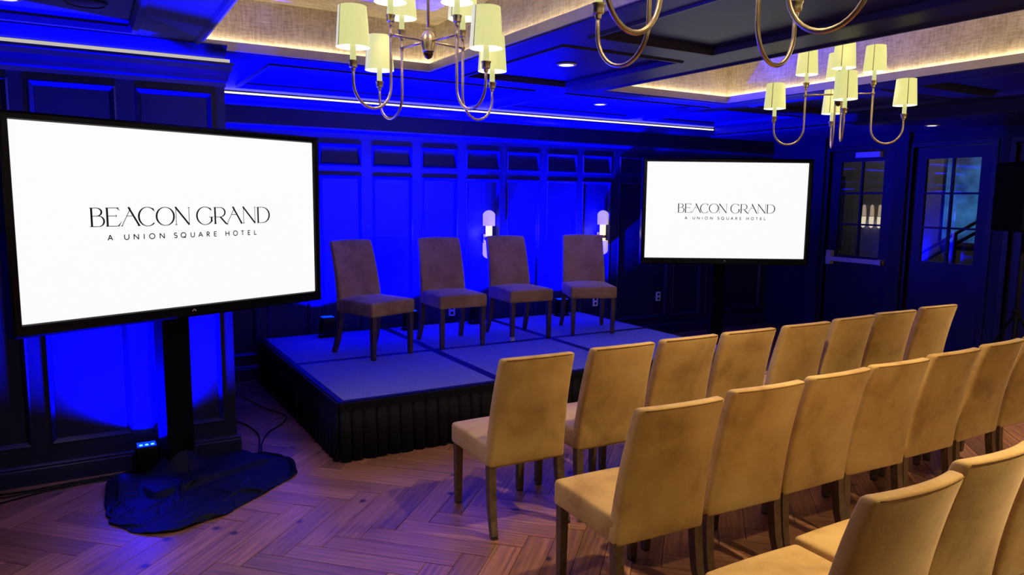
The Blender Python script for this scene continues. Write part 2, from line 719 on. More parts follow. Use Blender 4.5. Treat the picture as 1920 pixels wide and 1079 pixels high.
base_plank = plank_mesh('plank', [plank_geo([(a, b, a, b) for a, b in rect])])
rest = []
for i, (s, dep, X, Y, ang, cl, full) in enumerate(cand):
    if i < 300 and s == 0:
        if full:
            o = link('plank', base_plank, fl)
            o.location = (X, Y, 0)
            o.rotation_euler = (0, 0, ang)
        else:
            o = link('plank', plank_mesh('plank', [plank_geo(cl)]), fl)
    else:
        rest.append(plank_geo(cl))
o = link('plank_field', plank_mesh('plank_field', rest), fl)
o['kind'] = 'stuff'

# ceiling with recessed panels and two long trays: cells of a grid, each with its own height
ZT = 3.0
LIP = 2.705
SET = 0.09
TRAYS = [(0.686, 2.25, -0.4, 5.05), (3.87, 5.31, -0.4, 5.05)]
RD = 0.035
PANELS = [(2.56, 3.48, 3.76, 5.08), (2.56, 3.48, 0.9, 3.45), (2.56, 3.48, -1.6, 0.55), (-1.25, 0.30, 2.6, 4.79), (-1.25, 0.30, -0.2, 2.3),
          (1.21, 3.36, 5.42, 6.66), (3.72, 5.42, 5.42, 6.66), (5.70, 6.80, 3.76, 5.08), (5.70, 6.80, 0.9, 3.45), (5.70, 6.80, 5.42, 6.66)]
xs = sorted({XL, XH} | {v for t in TRAYS + PANELS for v in t[:2]})
ys = sorted({YN, YB + 0.05} | {v for t in TRAYS + PANELS for v in t[2:]})


def cell_h(cx, cy):
    for t in TRAYS:
        if t[0] < cx < t[1] and t[2] < cy < t[3]:
            return None
    for p in PANELS:
        if p[0] < cx < p[1] and p[2] < cy < p[3]:
            return CEIL + RD
    return CEIL


mb = MB()
hh = {}
for i in range(len(xs) - 1):
    for j in range(len(ys) - 1):
        h = cell_h((xs[i] + xs[i + 1]) / 2, (ys[j] + ys[j + 1]) / 2)
        hh[i, j] = h
        if h is not None:
            mb.add([(xs[i], ys[j], h), (xs[i + 1], ys[j], h), (xs[i + 1], ys[j + 1], h), (xs[i], ys[j + 1], h)], [(3, 2, 1, 0)])
for (i, j), h in hh.items():
    for di, dj in ((1, 0), (0, 1)):
        k = hh.get((i + di, j + dj), 'x')
        if k == 'x' or h is None or k is None or k == h:
            continue
        if di:
            x = xs[i + 1]
            mb.add([(x, ys[j], h), (x, ys[j + 1], h), (x, ys[j + 1], k), (x, ys[j], k)], [(0, 1, 2, 3)])
        else:
            y = ys[j + 1]
            mb.add([(xs[i], y, h), (xs[i + 1], y, h), (xs[i + 1], y, k), (xs[i], y, k)], [(0, 1, 2, 3)])
ce = structure('ceiling', mb, 'ceiling_paint', 'glossy dark navy coffered ceiling with recessed panels')
# moulding round each recessed panel
for p in PANELS:
    e = 0.03
    MB().frame_loop([(p[0] - e, p[1] + e, p[2] - e, p[3] + e, CEIL), (p[0] - e + 0.008, p[1] + e - 0.008, p[2] - e + 0.008, p[3] + e - 0.008, CEIL - 0.012),
                     (p[0] + 0.004, p[1] - 0.004, p[2] + 0.004, p[3] - 0.004, CEIL - 0.010), (p[0] + 0.02, p[1] - 0.02, p[2] + 0.02, p[3] - 0.02, CEIL + 0.02),
                     (p[0] + 0.02, p[1] - 0.02, p[2] + 0.02, p[3] - 0.02, CEIL + RD)]).build('panel_moulding', 'ceiling_paint', ce)
for t in TRAYS:
    x0, x1, y0, y1 = t
    # lip: vertical inner face plus shelf behind it
    MB().frame_loop([(x0, x1, y0, y1, CEIL - 0.004), (x0, x1, y0, y1, LIP), (x0 - SET, x1 + SET, y0 - SET, y1 + SET, LIP),
                     (x0 - SET, x1 + SET, y0 - SET, y1 + SET, LIP - 0.01), (x0 - 0.015, x1 + 0.015, y0 - 0.015, y1 + 0.015, LIP - 0.01), (x0 - 0.015, x1 + 0.015, y0 - 0.015, y1 + 0.015, CEIL - 0.004)]).build('tray_lip', 'beige_lip', ce)
    e = 0.09
    MB().frame_loop([(x0 - 0.016, x1 + 0.016, y0 - 0.016, y1 + 0.016, CEIL), (x0 - 0.016, x1 + 0.016, y0 - 0.016, y1 + 0.016, CEIL - 0.012), (x0 - 0.04, x1 + 0.04, y0 - 0.04, y1 + 0.04, CEIL - 0.014),
                     (x0 - 0.055, x1 + 0.055, y0 - 0.055, y1 + 0.055, CEIL)]).build('tray_moulding', 'ceiling_paint', ce)
    a0, a1, b0, b1 = x0 - SET, x1 + SET, y0 - SET, y1 + SET
    w_ = MB().add([(a0, b0, LIP), (a1, b0, LIP), (a1, b1, LIP), (a0, b1, LIP), (a0, b0, ZT), (a1, b0, ZT), (a1, b1, ZT), (a0, b1, ZT)],
                  [(0, 1, 5, 4), (1, 2, 6, 5), (2, 3, 7, 6), (3, 0, 4, 7)])
    w_.build('tray_wall', 'linen_wallpaper', ce)
    MB().box(a0 - 0.02, a1 + 0.02, b0 - 0.02, b1 + 0.02, ZT, ZT + 0.03).build('tray_top', 'linen_wallpaper', ce)
    # warm strip lying on the shelf behind the lip
    c0, c1, d0, d1 = a0 + 0.012, a1 - 0.012, b0 + 0.012, b1 - 0.012
    MB().frame_loop([(c0, c1, d0, d1, LIP + 0.001), (c0, c1, d0, d1, LIP + 0.008), (c0 + 0.012, c1 - 0.012, d0 + 0.012, d1 - 0.012, LIP + 0.008), (c0 + 0.012, c1 - 0.012, d0 + 0.012, d1 - 0.012, LIP + 0.001)]).build('cove_light', 'cove_warm', ce)
# lowered strip of ceiling above the doors
so = MB().box(XH, XD + 0.1, YN, YB + 0.05, SOF, CEIL + 0.1).build('soffit', 'ceiling_paint', ce)
MB().box(XH - 0.02, XH, YN, YB, SOF, SOF + 0.025).build('soffit_bead', 'ceiling_paint', ce)

# back wall ---------------------------------------------------------------
BD = 0.022
wb = structure('wall_back', MB().box(XL, XD + 0.2, YB + BD, YB + 0.25, 0, 2.75), 'navy_paint', 'dark navy panelled back wall washed in blue light')


def wall_piece(name, parent, y, x0, x1, z0, z1, mat='navy_paint', t=BD):
    return MB().box(x0, x1, y, y + t, z0, z1).build(name, mat, parent)


def panel_frame(parent, y, x0, x1, z0, z1):
    """sloping moulding round a recessed field, then the field board"""
    m = MB()
    rects = [(x0, x1, z0, z1, -0.004), (x0 + 0.010, x1 - 0.010, z0 + 0.010, z1 - 0.010, -0.009), (x0 + 0.022, x1 - 0.022, z0 + 0.022, z1 - 0.022, 0.004),
             (x0 + 0.034, x1 - 0.034, z0 + 0.034, z1 - 0.034, BD - 0.004), (x0 + 0.034, x1 - 0.034, z0 + 0.034, z1 - 0.034, BD), (x0, x1, z0, z1, BD)]
    m.frame_loop(rects)
    m.v = [(a, y + d, b) for a, b, d in m.v]
    m.build('panel_moulding', 'navy_trim', parent)
    MB().box(x0 + 0.036, x1 - 0.036, y + BD - 0.006, y + BD, z0 + 0.036, z1 - 0.036).build('panel', 'navy_paint', parent)


cols = [(0.93, 1.36), (1.456, 1.872), (1.972, 2.399), (2.503, 2.934), (3.034, 3.447), (3.549, 3.962), (4.053, 4.476), (4.576, 4.997), (5.072, 5.496), (5.62, 6.44), (6.54, 7.03), (7.13, 8.18)]
ZP = [(0.23, 1.935), (2.02, 2.237)]
prev = BAYX - 0.02
for x0, x1 in cols:
    wall_piece('stile', wb, YB, prev, x0, 0.14, 2.36)
    prev = x1
    wall_piece('rail', wb, YB, x0, x1, 0.14, ZP[0][0])
    wall_piece('rail', wb, YB, x0, x1, ZP[0][1], ZP[1][0])
    wall_piece('rail', wb, YB, x0, x1, ZP[1][1], 2.36)
    for z0, z1 in ZP:
        panel_frame(wb, YB, x0, x1, z0, z1)
wall_piece('stile', wb, YB, prev, XD, 0.14, 2.36)
wall_piece('frieze', wb, YB, BAYX - 0.02, XD, 2.36, CEIL)
tr = structure('trim_1', MB().extrude_x([(YB, 2.335), (YB - 0.012, 2.34), (YB - 0.018, 2.352), (YB - 0.030, 2.362), (YB - 0.030, 2.378), (YB, 2.382)], BAYX, XD), 'navy_trim', 'narrow ledge moulding below the navy frieze')
structure('baseboard_back', MB().extrude_x([(YB, 0), (YB - 0.020, 0), (YB - 0.020, 0.11), (YB - 0.014, 0.118), (YB - 0.014, 0.13), (YB, 0.142)], BAYX, XD), 'navy_trim', 'navy baseboard along the back wall')
CROWN = [(0, 2.53), (0.012, 2.53), (0.016, 2.548), (0.030, 2.556), (0.052, 2.578), (0.060, 2.600), (0.072, 2.606), (0.072, 2.622), (0.0, 2.622)]
structure('trim_2', MB().extrude_x([(YB - a, z) for a, z in CROWN], BAYX, XH + 0.02), 'navy_trim', 'navy crown moulding along the back wall')

# projecting bay at the left ------------------------------------------------
wl = structure('wall_left', MB().box(XL, BAYX, YBAY + BD, YB + 0.1, 0, CEIL + 0.03), 'navy_paint', 'navy panelled wall bay projecting at the left')
bcols = [(-1.90, -1.44), (-1.345, -0.885), (-0.785, -0.321), (-0.233, 0.211), (0.311, 0.753)]
ZB = [(0.226, 1.50), (1.60, 2.376)]
prev = XL
for x0, x1 in bcols:
    wall_piece('stile', wl, YBAY, prev, x0, 0.11, 2.50)
    prev = x1
    wall_piece('rail', wl, YBAY, x0, x1, 0.11, ZB[0][0])
    wall_piece('rail', wl, YBAY, x0, x1, ZB[0][1], ZB[1][0])
    wall_piece('rail', wl, YBAY, x0, x1, ZB[1][1], 2.50)
    for z0, z1 in ZB:
        panel_frame(wl, YBAY, x0, x1, z0, z1)
wall_piece('stile', wl, YBAY, prev, BAYX, 0.11, 2.50)
bc = [(0, 2.415), (0.007, 2.415), (0.010, 2.44), (0.019, 2.452), (0.026, 2.48), (0.040, 2.51), (0.045, 2.54), (0.053, 2.545), (0.053, 2.562), (-0.03, 2.562)]
mbc = MB().extrude_x([(YBAY - a, z) for a, z in bc], XL, BAYX)
# mitred return round the right-hand corner
n = len(bc)
vs_ = [(BAYX, YBAY - a, z) for a, z in bc] + [(BAYX + max(a, 0), YBAY - a, z) for a, z in bc] + [(BAYX + max(a, 0), YBAY + 0.6, z) for a, z in bc]
fs = []
for k in range(2):
    for i in range(n - 1):
        fs.append((k * n + i, k * n + i + 1, (k + 1) * n + i + 1, (k + 1) * n + i))
mbc.add(vs_, fs)
mbc.extrude_x([(YBAY + 0.03, 2.582), (YBAY - 0.049, 2.582), (YBAY - 0.16, CEIL - 0.006), (YBAY - 0.16, CEIL), (YBAY + 0.03, CEIL)], XL, BAYX)  # slope added above the strip, shaped to catch the blue uplight
structure('trim_3', mbc, 'navy_trim', 'deep navy crown moulding on the projecting bay')
structure('baseboard_left', MB().extrude_x([(YBAY, 0), (YBAY - 0.024, 0), (YBAY - 0.024, 0.095), (YBAY - 0.016, 0.102), (YBAY - 0.020, 0.112), (YBAY - 0.008, 0.122), (YBAY, 0.126)], XL, BAYX + 0.024), 'navy_trim', 'navy baseboard with a moulded cap on the bay')

# walls out of frame close the room
structure('wall_side', MB().box(XL - 0.2, XL, YN, YBAY + 0.1, 0, CEIL + 0.1), 'navy_paint', 'navy side wall')
structure('wall_front', MB().box(XL, XD + 0.2, YN - 0.2, YN, 0, CEIL + 0.1), 'navy_paint', 'navy wall behind the viewer')

# door wall -----------------------------------------------------------------
DOORS = [(5.24, 6.09), (4.14, 5.00), (3.06, 3.92)]
DH = 2.36
wr = MB()
edges = [YB] + [v for d in DOORS for v in (d[1], d[0])] + [YN]
for k in range(0, len(edges), 2):
    wr.box(XD, XD + 0.15, edges[k + 1], edges[k], 0, SOF + 0.05)
for d in DOORS:
    wr.box(XD, XD + 0.15, d[0], d[1], DH, SOF + 0.05)
wr = structure('wall_right', wr, 'navy_paint', 'navy wall with glazed doors at the right')
MB().box(XD - 0.05, XD, 5.04, 5.20, 0, SOF).build('pilaster', 'navy_paint', wr)
MB().box(XD - 0.05, XD, 6.14, 6.32, 0, SOF).build('pilaster', 'navy_paint', wr)
for k, (y0, y1) in enumerate(DOORS):
    d = thing('door_%d' % (k + 1), ['navy glazed door with push bar beside the right-hand screen', 'navy six-pane glazed door beside the black loudspeaker', 'navy glazed door hidden behind the black loudspeaker'][k], 'door', (XD + 0.04, (y0 + y1) / 2, 0))
    d['kind'] = 'structure'
    del d['category']
    hw = (y1 - y0) / 2
    st = 0.135
    gz0, gz1 = 1.06, 2.225
    lf = MB()
    lf.box(0, 0.045, -hw + 0.004, hw - 0.004, 0.01, gz0)
    lf.box(0, 0.045, -hw + 0.004, hw - 0.004, gz1, DH - 0.005)
    lf.box(0, 0.045, -hw + 0.004, -hw + st, gz0, gz1)
    lf.box(0, 0.045, hw - st, hw - 0.004, gz0, gz1)
    lf.build('leaf', 'door_paint', d)
    gw = hw - st
    mu = 0.022
    MB().box(0.004, 0.041, -mu / 2, mu / 2, gz0, gz1).build('muntin', 'door_paint', d)
    h3 = (gz1 - gz0) / 3
    for q in (1, 2):
        MB().box(0.004, 0.041, -gw, gw, gz0 + h3 * q - mu / 2, gz0 + h3 * q + mu / 2).build('muntin', 'door_paint', d)
    for q in range(3):
        for sgn in (0, 1):
            MB().box(0.020, 0.025, (-gw if sgn == 0 else mu / 2), (-mu / 2 if sgn == 0 else gw), gz0 + h3 * q + mu / 2 * (q > 0), gz0 + h3 * (q + 1) - mu / 2 * (q < 2)).build('pane', 'pane_glass', d)
    fr_ = MB()
    for s in (-1, 1):
        fr_.box(-0.055, 0, s * hw if s < 0 else hw, (s * hw - 0.05) if s < 0 else hw + 0.05, 0, DH + 0.05) if s > 0 else fr_.box(-0.055, 0, -hw - 0.05, -hw, 0, DH + 0.05)
    fr_.box(-0.055, 0, -hw, hw, DH, DH + 0.05)
    fr_.build('door_frame', 'door_paint', d)
    if k == 0:
        pb = MB().box(-0.075, -0.045, -hw + 0.05, hw - 0.04, 0.975, 1.03).build('push_bar', 'satin_alu', d)
        pb['label'] = 'chrome push bar'
        MB().box(-0.08, 0.0, hw - 0.11, hw - 0.05, 0.93, 1.11).build('push_bar_head', 'satin_alu', d)
        MB().box(-0.08, 0.0, -hw + 0.05, -hw + 0.09, 0.97, 1.035).build('push_bar_end', 'satin_alu', d)
        MB().box(-0.06, 0.0, -0.26, 0.06, 2.27, 2.335).build('door_closer', 'satin_alu', d)

# hallway beyond the doors ----------------------------------------------------
HX = 11.2
structure('floor_hall', MB().box(XD + 0.15, HX, 1.0, YB + 3.0, -0.12, 0.0), 'hall_wood', 'hallway floor beyond the glazed doors')
wh = structure('wall_hall', MB().box(HX, HX + 0.1, 1.0, YB + 3.0, 0, 3.4), 'hall_wall', 'grey hallway wall beyond the glazed doors')
structure('wall_hall_end', MB().box(XD + 0.15, HX, YB + 3.0, YB + 3.1, 0, 3.4), 'hall_wall', 'end wall of the hallway')
structure('ceiling_hall', MB().box(XD + 0.15, HX, 1.0, YB + 3.0, 3.0, 3.1), 'hall_wall', 'hallway ceiling')
win = thing('window_1', 'blue dusk window in the hallway seen through the door panes', 'window', (HX - 0.03, 5.78, 0))
del win['category']
win['kind'] = 'structure'
MB().box(0, 0.02, -0.62, 0.42, 1.15, 2.75).build('window_view', 'dusk_view', win)
MB().box(-0.02, 0.02, -0.66, -0.62, 1.1, 2.8).build('window_frame', 'door_paint', win)
MB().box(-0.02, 0.02, 0.42, 0.46, 1.1, 2.8).build('window_frame', 'door_paint', win)
MB().box(-0.02, 0.02, -0.62, 0.42, 1.1, 1.15).build('window_sill', 'hall_wood', win)
st = thing('staircase', 'hallway stairs with sloping handrails behind the six-pane door', 'staircase', (10.2, 6.0, 0))
for k in range(7):
    MB().box(-0.25, 0.55, -0.25 - 0.26 * (k + 1), -0.25 - 0.26 * k, 0, 0.17 * (k + 1)).build('step', 'hall_wall', st)
for off in (0.0, -0.14):
    MB().tube([(-0.3, 0.25, 0.72 + off), (-0.3, -2.1, 2.25 + off)], 0.022, 8).build('handrail', 'hall_wood', st)
for k in range(3):
    MB().box(-0.32, -0.28, 0.1 - 0.8 * k, 0.14 - 0.8 * k, 0.0, 0.80 + 0.52 * k).build('newel_post', 'hall_wood', st)
lamp('POINT', 'hall_light', (10.0, 6.6, 2.7), (1.0, 0.86, 0.7), 16, shadow_soft_size=0.1)
cb = thing('hall_cabinet', 'tall dark cabinet in the hallway behind the push-bar door', 'cabinet', (10.6, 8.25, 0))
MB().box(-0.3, 0.5, -0.42, 0.42, 0, 2.15).build('body', 'door_paint', cb)
MB().box(-0.32, -0.3, -0.40, -0.01, 0.05, 2.1).build('cabinet_door', 'door_paint', cb)
MB().box(-0.32, -0.3, 0.01, 0.40, 0.05, 2.1).build('cabinet_door', 'door_paint', cb)
for i, y in enumerate((7.48, 7.34, 7.20)):
    hs = thing('hall_sconce', ['left of three glowing hallway sconces seen through the push-bar door', 'middle of three glowing hallway sconces seen through the push-bar door', 'right of three glowing hallway sconces seen through the push-bar door'][i], 'sconce', (HX - 0.06, y, 1.52), 0, 'hallway sconces')
    MB().lathe([(0.006, -0.215), (0.024, -0.20), (0.034, -0.175), (0.034, -0.03)], 14).build('lower_glass', 'sconce_bright', hs, smooth=True)
    MB().lathe([(0.026, -0.02), (0.026, 0.13), (0.018, 0.155), (0.006, 0.165)], 14).build('upper_glass', 'sconce_glass', hs, smooth=True)
    MB().lathe([(0.02, -0.032), (0.02, -0.018)], 10).build('collar', 'dark_brass', hs)
    MB().box(0.03, 0.06, -0.03, 0.03, -0.1, 0.1).build('back_plate', 'brass', hs)

# ------------------------------------------------------------------ LED strips on the crowns
o = MB().box(BAYX, XH - 0.02, YB - 0.070, YB - 0.050, 2.622, 2.637).build('led_strip', 'led_white')
tag(o, 'white LED strip glowing along the crown of the back wall', 'light strip')
o = MB().box(XL, BAYX + 0.03, YBAY - 0.051, YBAY - 0.020, 2.562, 2.582).build('led_strip', 'led_dim')
tag(o, 'white LED strip glowing on the crown of the left bay', 'light strip')

# ------------------------------------------------------------------ stage
SX0, SY0, DECK, SZ = 1.376, 4.528, 1.219, 0.40
SX1, SY1 = SX0 + 3 * DECK, SY0 + 2 * DECK
stg = thing('stage', 'low portable stage of six grey carpeted decks with black skirt', 'stage', (SX0, SY0, 0))
for i in range(3):
    for j in range(2):
        x0, y0 = i * DECK, j * DECK
        e = 0.040
        dk = MB().box(x0 + e, x0 + DECK - e, y0 + e, y0 + DECK - e, SZ - 0.03, SZ + 0.002).build('deck_panel', 'carpet', stg)
        f_ = MB()
        for a in ((x0 + 0.001, x0 + DECK - 0.001, y0 + 0.001, y0 + e), (x0 + 0.001, x0 + DECK - 0.001, y0 + DECK - e, y0 + DECK - 0.001),
                  (x0 + 0.001, x0 + e, y0 + e, y0 + DECK - e), (x0 + DECK - e, x0 + DECK - 0.001, y0 + e, y0 + DECK - e)):
            f_.box(*a, SZ - 0.06, SZ)
        f_.build('deck_edge', 'stage_edge', stg)
W3, D2 = 3 * DECK, 2 * DECK
for a in ((0.05, 0.05), (W3 - 0.05, 0.05), (0.05, D2 - 0.05), (W3 - 0.05, D2 - 0.05), (DECK, 0.05), (2 * DECK, 0.05), (DECK, D2 - 0.05), (2 * DECK, D2 - 0.05)):
    MB().box(a[0] - 0.02, a[0] + 0.02, a[1] - 0.02, a[1] + 0.02, 0, SZ - 0.06).build('leg', 'black_metal', stg)


def pleats(length, seed):
    """box-pleated skirt hanging in the x-z plane, front towards -y"""
    rnd = random.Random(seed)
    top, mid, hem = [], [], []
    x = 0.0
    while x < length:
        wdt = 0.085 + rnd.uniform(-0.008, 0.012)
        sp = rnd.uniform(-0.006, 0.006)
        for dx, dy in ((0.0, -0.004), (0.008, -0.012), (wdt * 0.5, -0.016), (wdt - 0.018, -0.013), (wdt - 0.012, -0.001), (wdt - 0.004, 0.002)):
            if x + dx <= length:
                top.append((x + dx, dy * 0.7))
                mid.append((x + dx + sp * 0.5, dy * 1.3))
                hem.append((x + dx + sp, dy * 2.0 + rnd.uniform(-0.006, 0.004)))
        x += wdt
    n_ = len(top)
    z = [SZ - 0.055, SZ * 0.5, 0.004]
    m = MB()
    for row, zz in zip((top, mid, hem), z):
        m.v += [(a, b, zz) for a, b in row]
    for r_ in range(2):
        for i in range(n_ - 1):
            m.f.append((r_ * n_ + i, r_ * n_ + i + 1, (r_ + 1) * n_ + i + 1, (r_ + 1) * n_ + i))
    return m


def skirt(length, seed, loc, rotz):
    o = pleats(length, seed).build('skirt', 'black_cloth', stg, auto=50)
    md = o.modifiers.new('thick', 'SOLIDIFY')
    md.thickness = 0.003
    o.location, o.rotation_euler = loc, (0, 0, rotz)
    b_ = MB().box(0, length, -0.014, 0.0, SZ - 0.06, SZ - 0.006).build('skirt_band', 'black_cloth', stg)
    b_.location, b_.rotation_euler = loc, (0, 0, rotz)


skirt(W3, 3, (0, -0.004, 0), 0)
skirt(D2, 5, (-0.004, D2, 0), -PI / 2)
skirt(D2, 9, (W3 + 0.004, 0, 0), PI / 2)

# ------------------------------------------------------------------ chairs (parsons style): front is +Y, origin on the floor
chair0 = thing('dining_chair', 'x', 'chair')


def seat_def(p):
    q = p.copy()
    t = (p.z / 0.12)
    q.z += 0.022 * max(0, t - 0.5) * 2 * max(0, 1 - (p.x / 0.23) ** 2) * max(0, 1 - ((p.y) / 0.26) ** 2)
    q.x *= 1 - 0.04 * (0.5 - (p.y / 0.5))
    return q


sm = MB().rounded_box(0.468, 0.475, 0.118, 0.020, 8, 8, 3, seat_def)
sm.v = [(x, y + 0.035, z + 0.355) for x, y, z in sm.v]
so_ = sm.build('seat', 'velvet', chair0, smooth=True)


def back_y(z):
    t = (z - 0.35) / 0.60
    return -0.215 - 0.038 * t - 0.078 * t * t


def back_def(p):
    t = p.z / 0.60
    z = 0.352 + p.z
    thick = 1.0 - 0.25 * t
    bow = -0.030 * (1 - (p.x / 0.22) ** 2) * min(1, t * 1.6)
    y = back_y(z) + 0.036 * thick + p.y * thick + bow + 0.006
    x = p.x * (1.0 - 0.07 * t)
    zz = z + 0.006 * (1 - (p.x / 0.22) ** 2) * (1 if t > 0.9 else 0)
    return Vector((x, y, zz))


MB().rounded_box(0.455, 0.072, 0.598, 0.020, 8, 1, 9, back_def).build('backrest', 'velvet', chair0, smooth=True)
wp = []
for k in range(17):
    xx = -0.207 + 0.414 * k / 16
    q = back_def(Vector((xx, -0.0335, 0.5905)))
    wp.append((q.x, q.y, q.z))
MB().tube(wp, 0.0022, 6).build('seam_welt', 'velvet_seam', [c for c in chair0.children if c.name == 'backrest'][0], smooth=True)
for s in (-1, 1):
    lg = MB().tube([(s * 0.2, 0.243, 0.362), (s * 0.2, 0.243, 0.012)], [0.021, 0.017], square=True).build('leg', 'leg_wood', chair0)
    MB().box(s * 0.2 - 0.015, s * 0.2 + 0.015, 0.228, 0.258, 0, 0.013).build('glide', 'glide', lg)
    lg = MB().tube([(s * 0.204, -0.182, 0.372), (s * 0.205, -0.186, 0.30), (s * 0.208, -0.200, 0.18), (s * 0.213, -0.226, 0.08), (s * 0.218, -0.254, 0.012)], [0.021, 0.021, 0.020, 0.018, 0.017], square=True).build('leg', 'leg_wood', chair0)
    MB().box(s * 0.218 - 0.015, s * 0.218 + 0.015, -0.270, -0.240, 0, 0.013).build('glide', 'glide', lg)

ordinal = ['first', 'second', 'third', 'fourth', 'fifth', 'sixth', 'seventh', 'eighth']
used = [False]


def place_chair(x, y, rot, label, group, z=0.0):
    c = copy_tree(chair0) if used[0] else chair0
    used[0] = True
    c.location = (x, y, z)
    c.rotation_euler = (0, 0, rot)
    c['label'] = label
    c['group'] = group
    return c


BT = 0.322
row1 = [(1.927, 3.012, -2.5), (2.476, 3.018, -1.5), (2.968, 3.024, -1.5), (3.464, 3.018, -2.5), (3.987, 3.012, -1.5), (4.508, 3.040, 0.5), (5.038, 3.058, -3.5), (5.621, 3.08, -3)]
row2 = [(1.956, 2.026, -3), (2.480, 2.050, -3.0), (2.960, 2.056, -0.5), (3.448, 2.055, -3.5), (3.952, 2.067, -1.5), (4.472, 2.087, 1), (5.00, 2.10, -1)]
row3 = [(1.950, 1.100, -1.4), (2.452, 1.130, -1.0), (2.955, 1.13, -1)]
for i, (x, y, a) in enumerate(row1):
    place_chair(x + 0.033, y + BT, R(a), 'tan velvet chair, %s from the left in the front audience row' % ordinal[i], 'front audience row')
for i, (x, y, a) in enumerate(row2):
    place_chair(x + 0.043, y + BT, R(a), 'tan velvet chair, %s from the left in the second audience row' % ordinal[i], 'second audience row')
for i, (x, y, a) in enumerate(row3):
    place_chair(x + 0.046, y + BT - 0.005, R(a), 'tan velvet chair, %s from the left in the nearest audience row' % ordinal[i], 'nearest audience row')
for x, y, f, lab in ((2.096, 5.883, (0.336, -0.942), 'brown velvet chair on the stage beside the large left screen'),
                     (2.880, 5.984, (-0.016, -1.0), 'brown velvet chair second from the left on the stage'),
                     (3.628, 6.030, (-0.030, -1.0), 'brown velvet chair on the stage in front of the left wall sconce'),
                     (4.400, 5.949, (-0.387, -0.922), 'brown velvet chair at the right end of the stage, turned inwards')):
    ch = place_chair(x, y, math.atan2(-f[0], f[1]), lab, 'chairs on the stage', SZ + 0.002)
    if x == 3.628:      # one front leg of this chair has a white glide
        gl = [c for c in ch.children if c.name.startswith('leg') and c.data.vertices[0].co.x > 0 and c.data.vertices[0].co.y > 0][0].children[0]
        gl.data = gl.data.copy()
        gl.data.materials[0] = MATS['white_plastic']
        gl['label'] = 'white plastic glide'
        for v in gl.data.vertices:
            v.co.z *= 2.6
            v.co.x += 0.003 if v.co.x > 0.2 else -0.003
            v.co.y += 0.003 if v.co.y > 0.243 else -0.003

# ------------------------------------------------------------------ lettering for the screens
TH, TN = 0.105, 0.035


def stroke(m, pts, ws):
    pts = [Vector((p[0], p[1])) for p in pts]
    n_ = len(pts)
    o_ = len(m.v)
    for k, p in enumerate(pts):
        t = (pts[min(k + 1, n_ - 1)] - pts[max(k - 1, 0)]).normalized()
        nn = Vector((-t.y, t.x)) * ws[k] / 2
        m.v += [(p.x + nn.x, p.y + nn.y, 0), (p.x - nn.x, p.y - nn.y, 0)]
    for k in range(n_ - 1):
        a = o_ + 2 * k
        m.f.append((a, a + 1, a + 3, a + 2))


def line(m, a, b, w_):
    stroke(m, [a, b], [w_, w_])


def arc(m, cx, cy, rx, ry, a0, a1, wmin, wmax, n_=28):
    pts, ws = [], []
    for i in range(n_ + 1):
        a = R(a0 + (a1 - a0) * i / n_)
        pts.append((cx + rx * math.cos(a), cy + ry * math.sin(a)))
        ws.append(wmin + (wmax - wmin) * abs(math.cos(a)) ** 1.6)
    stroke(m, pts, ws)


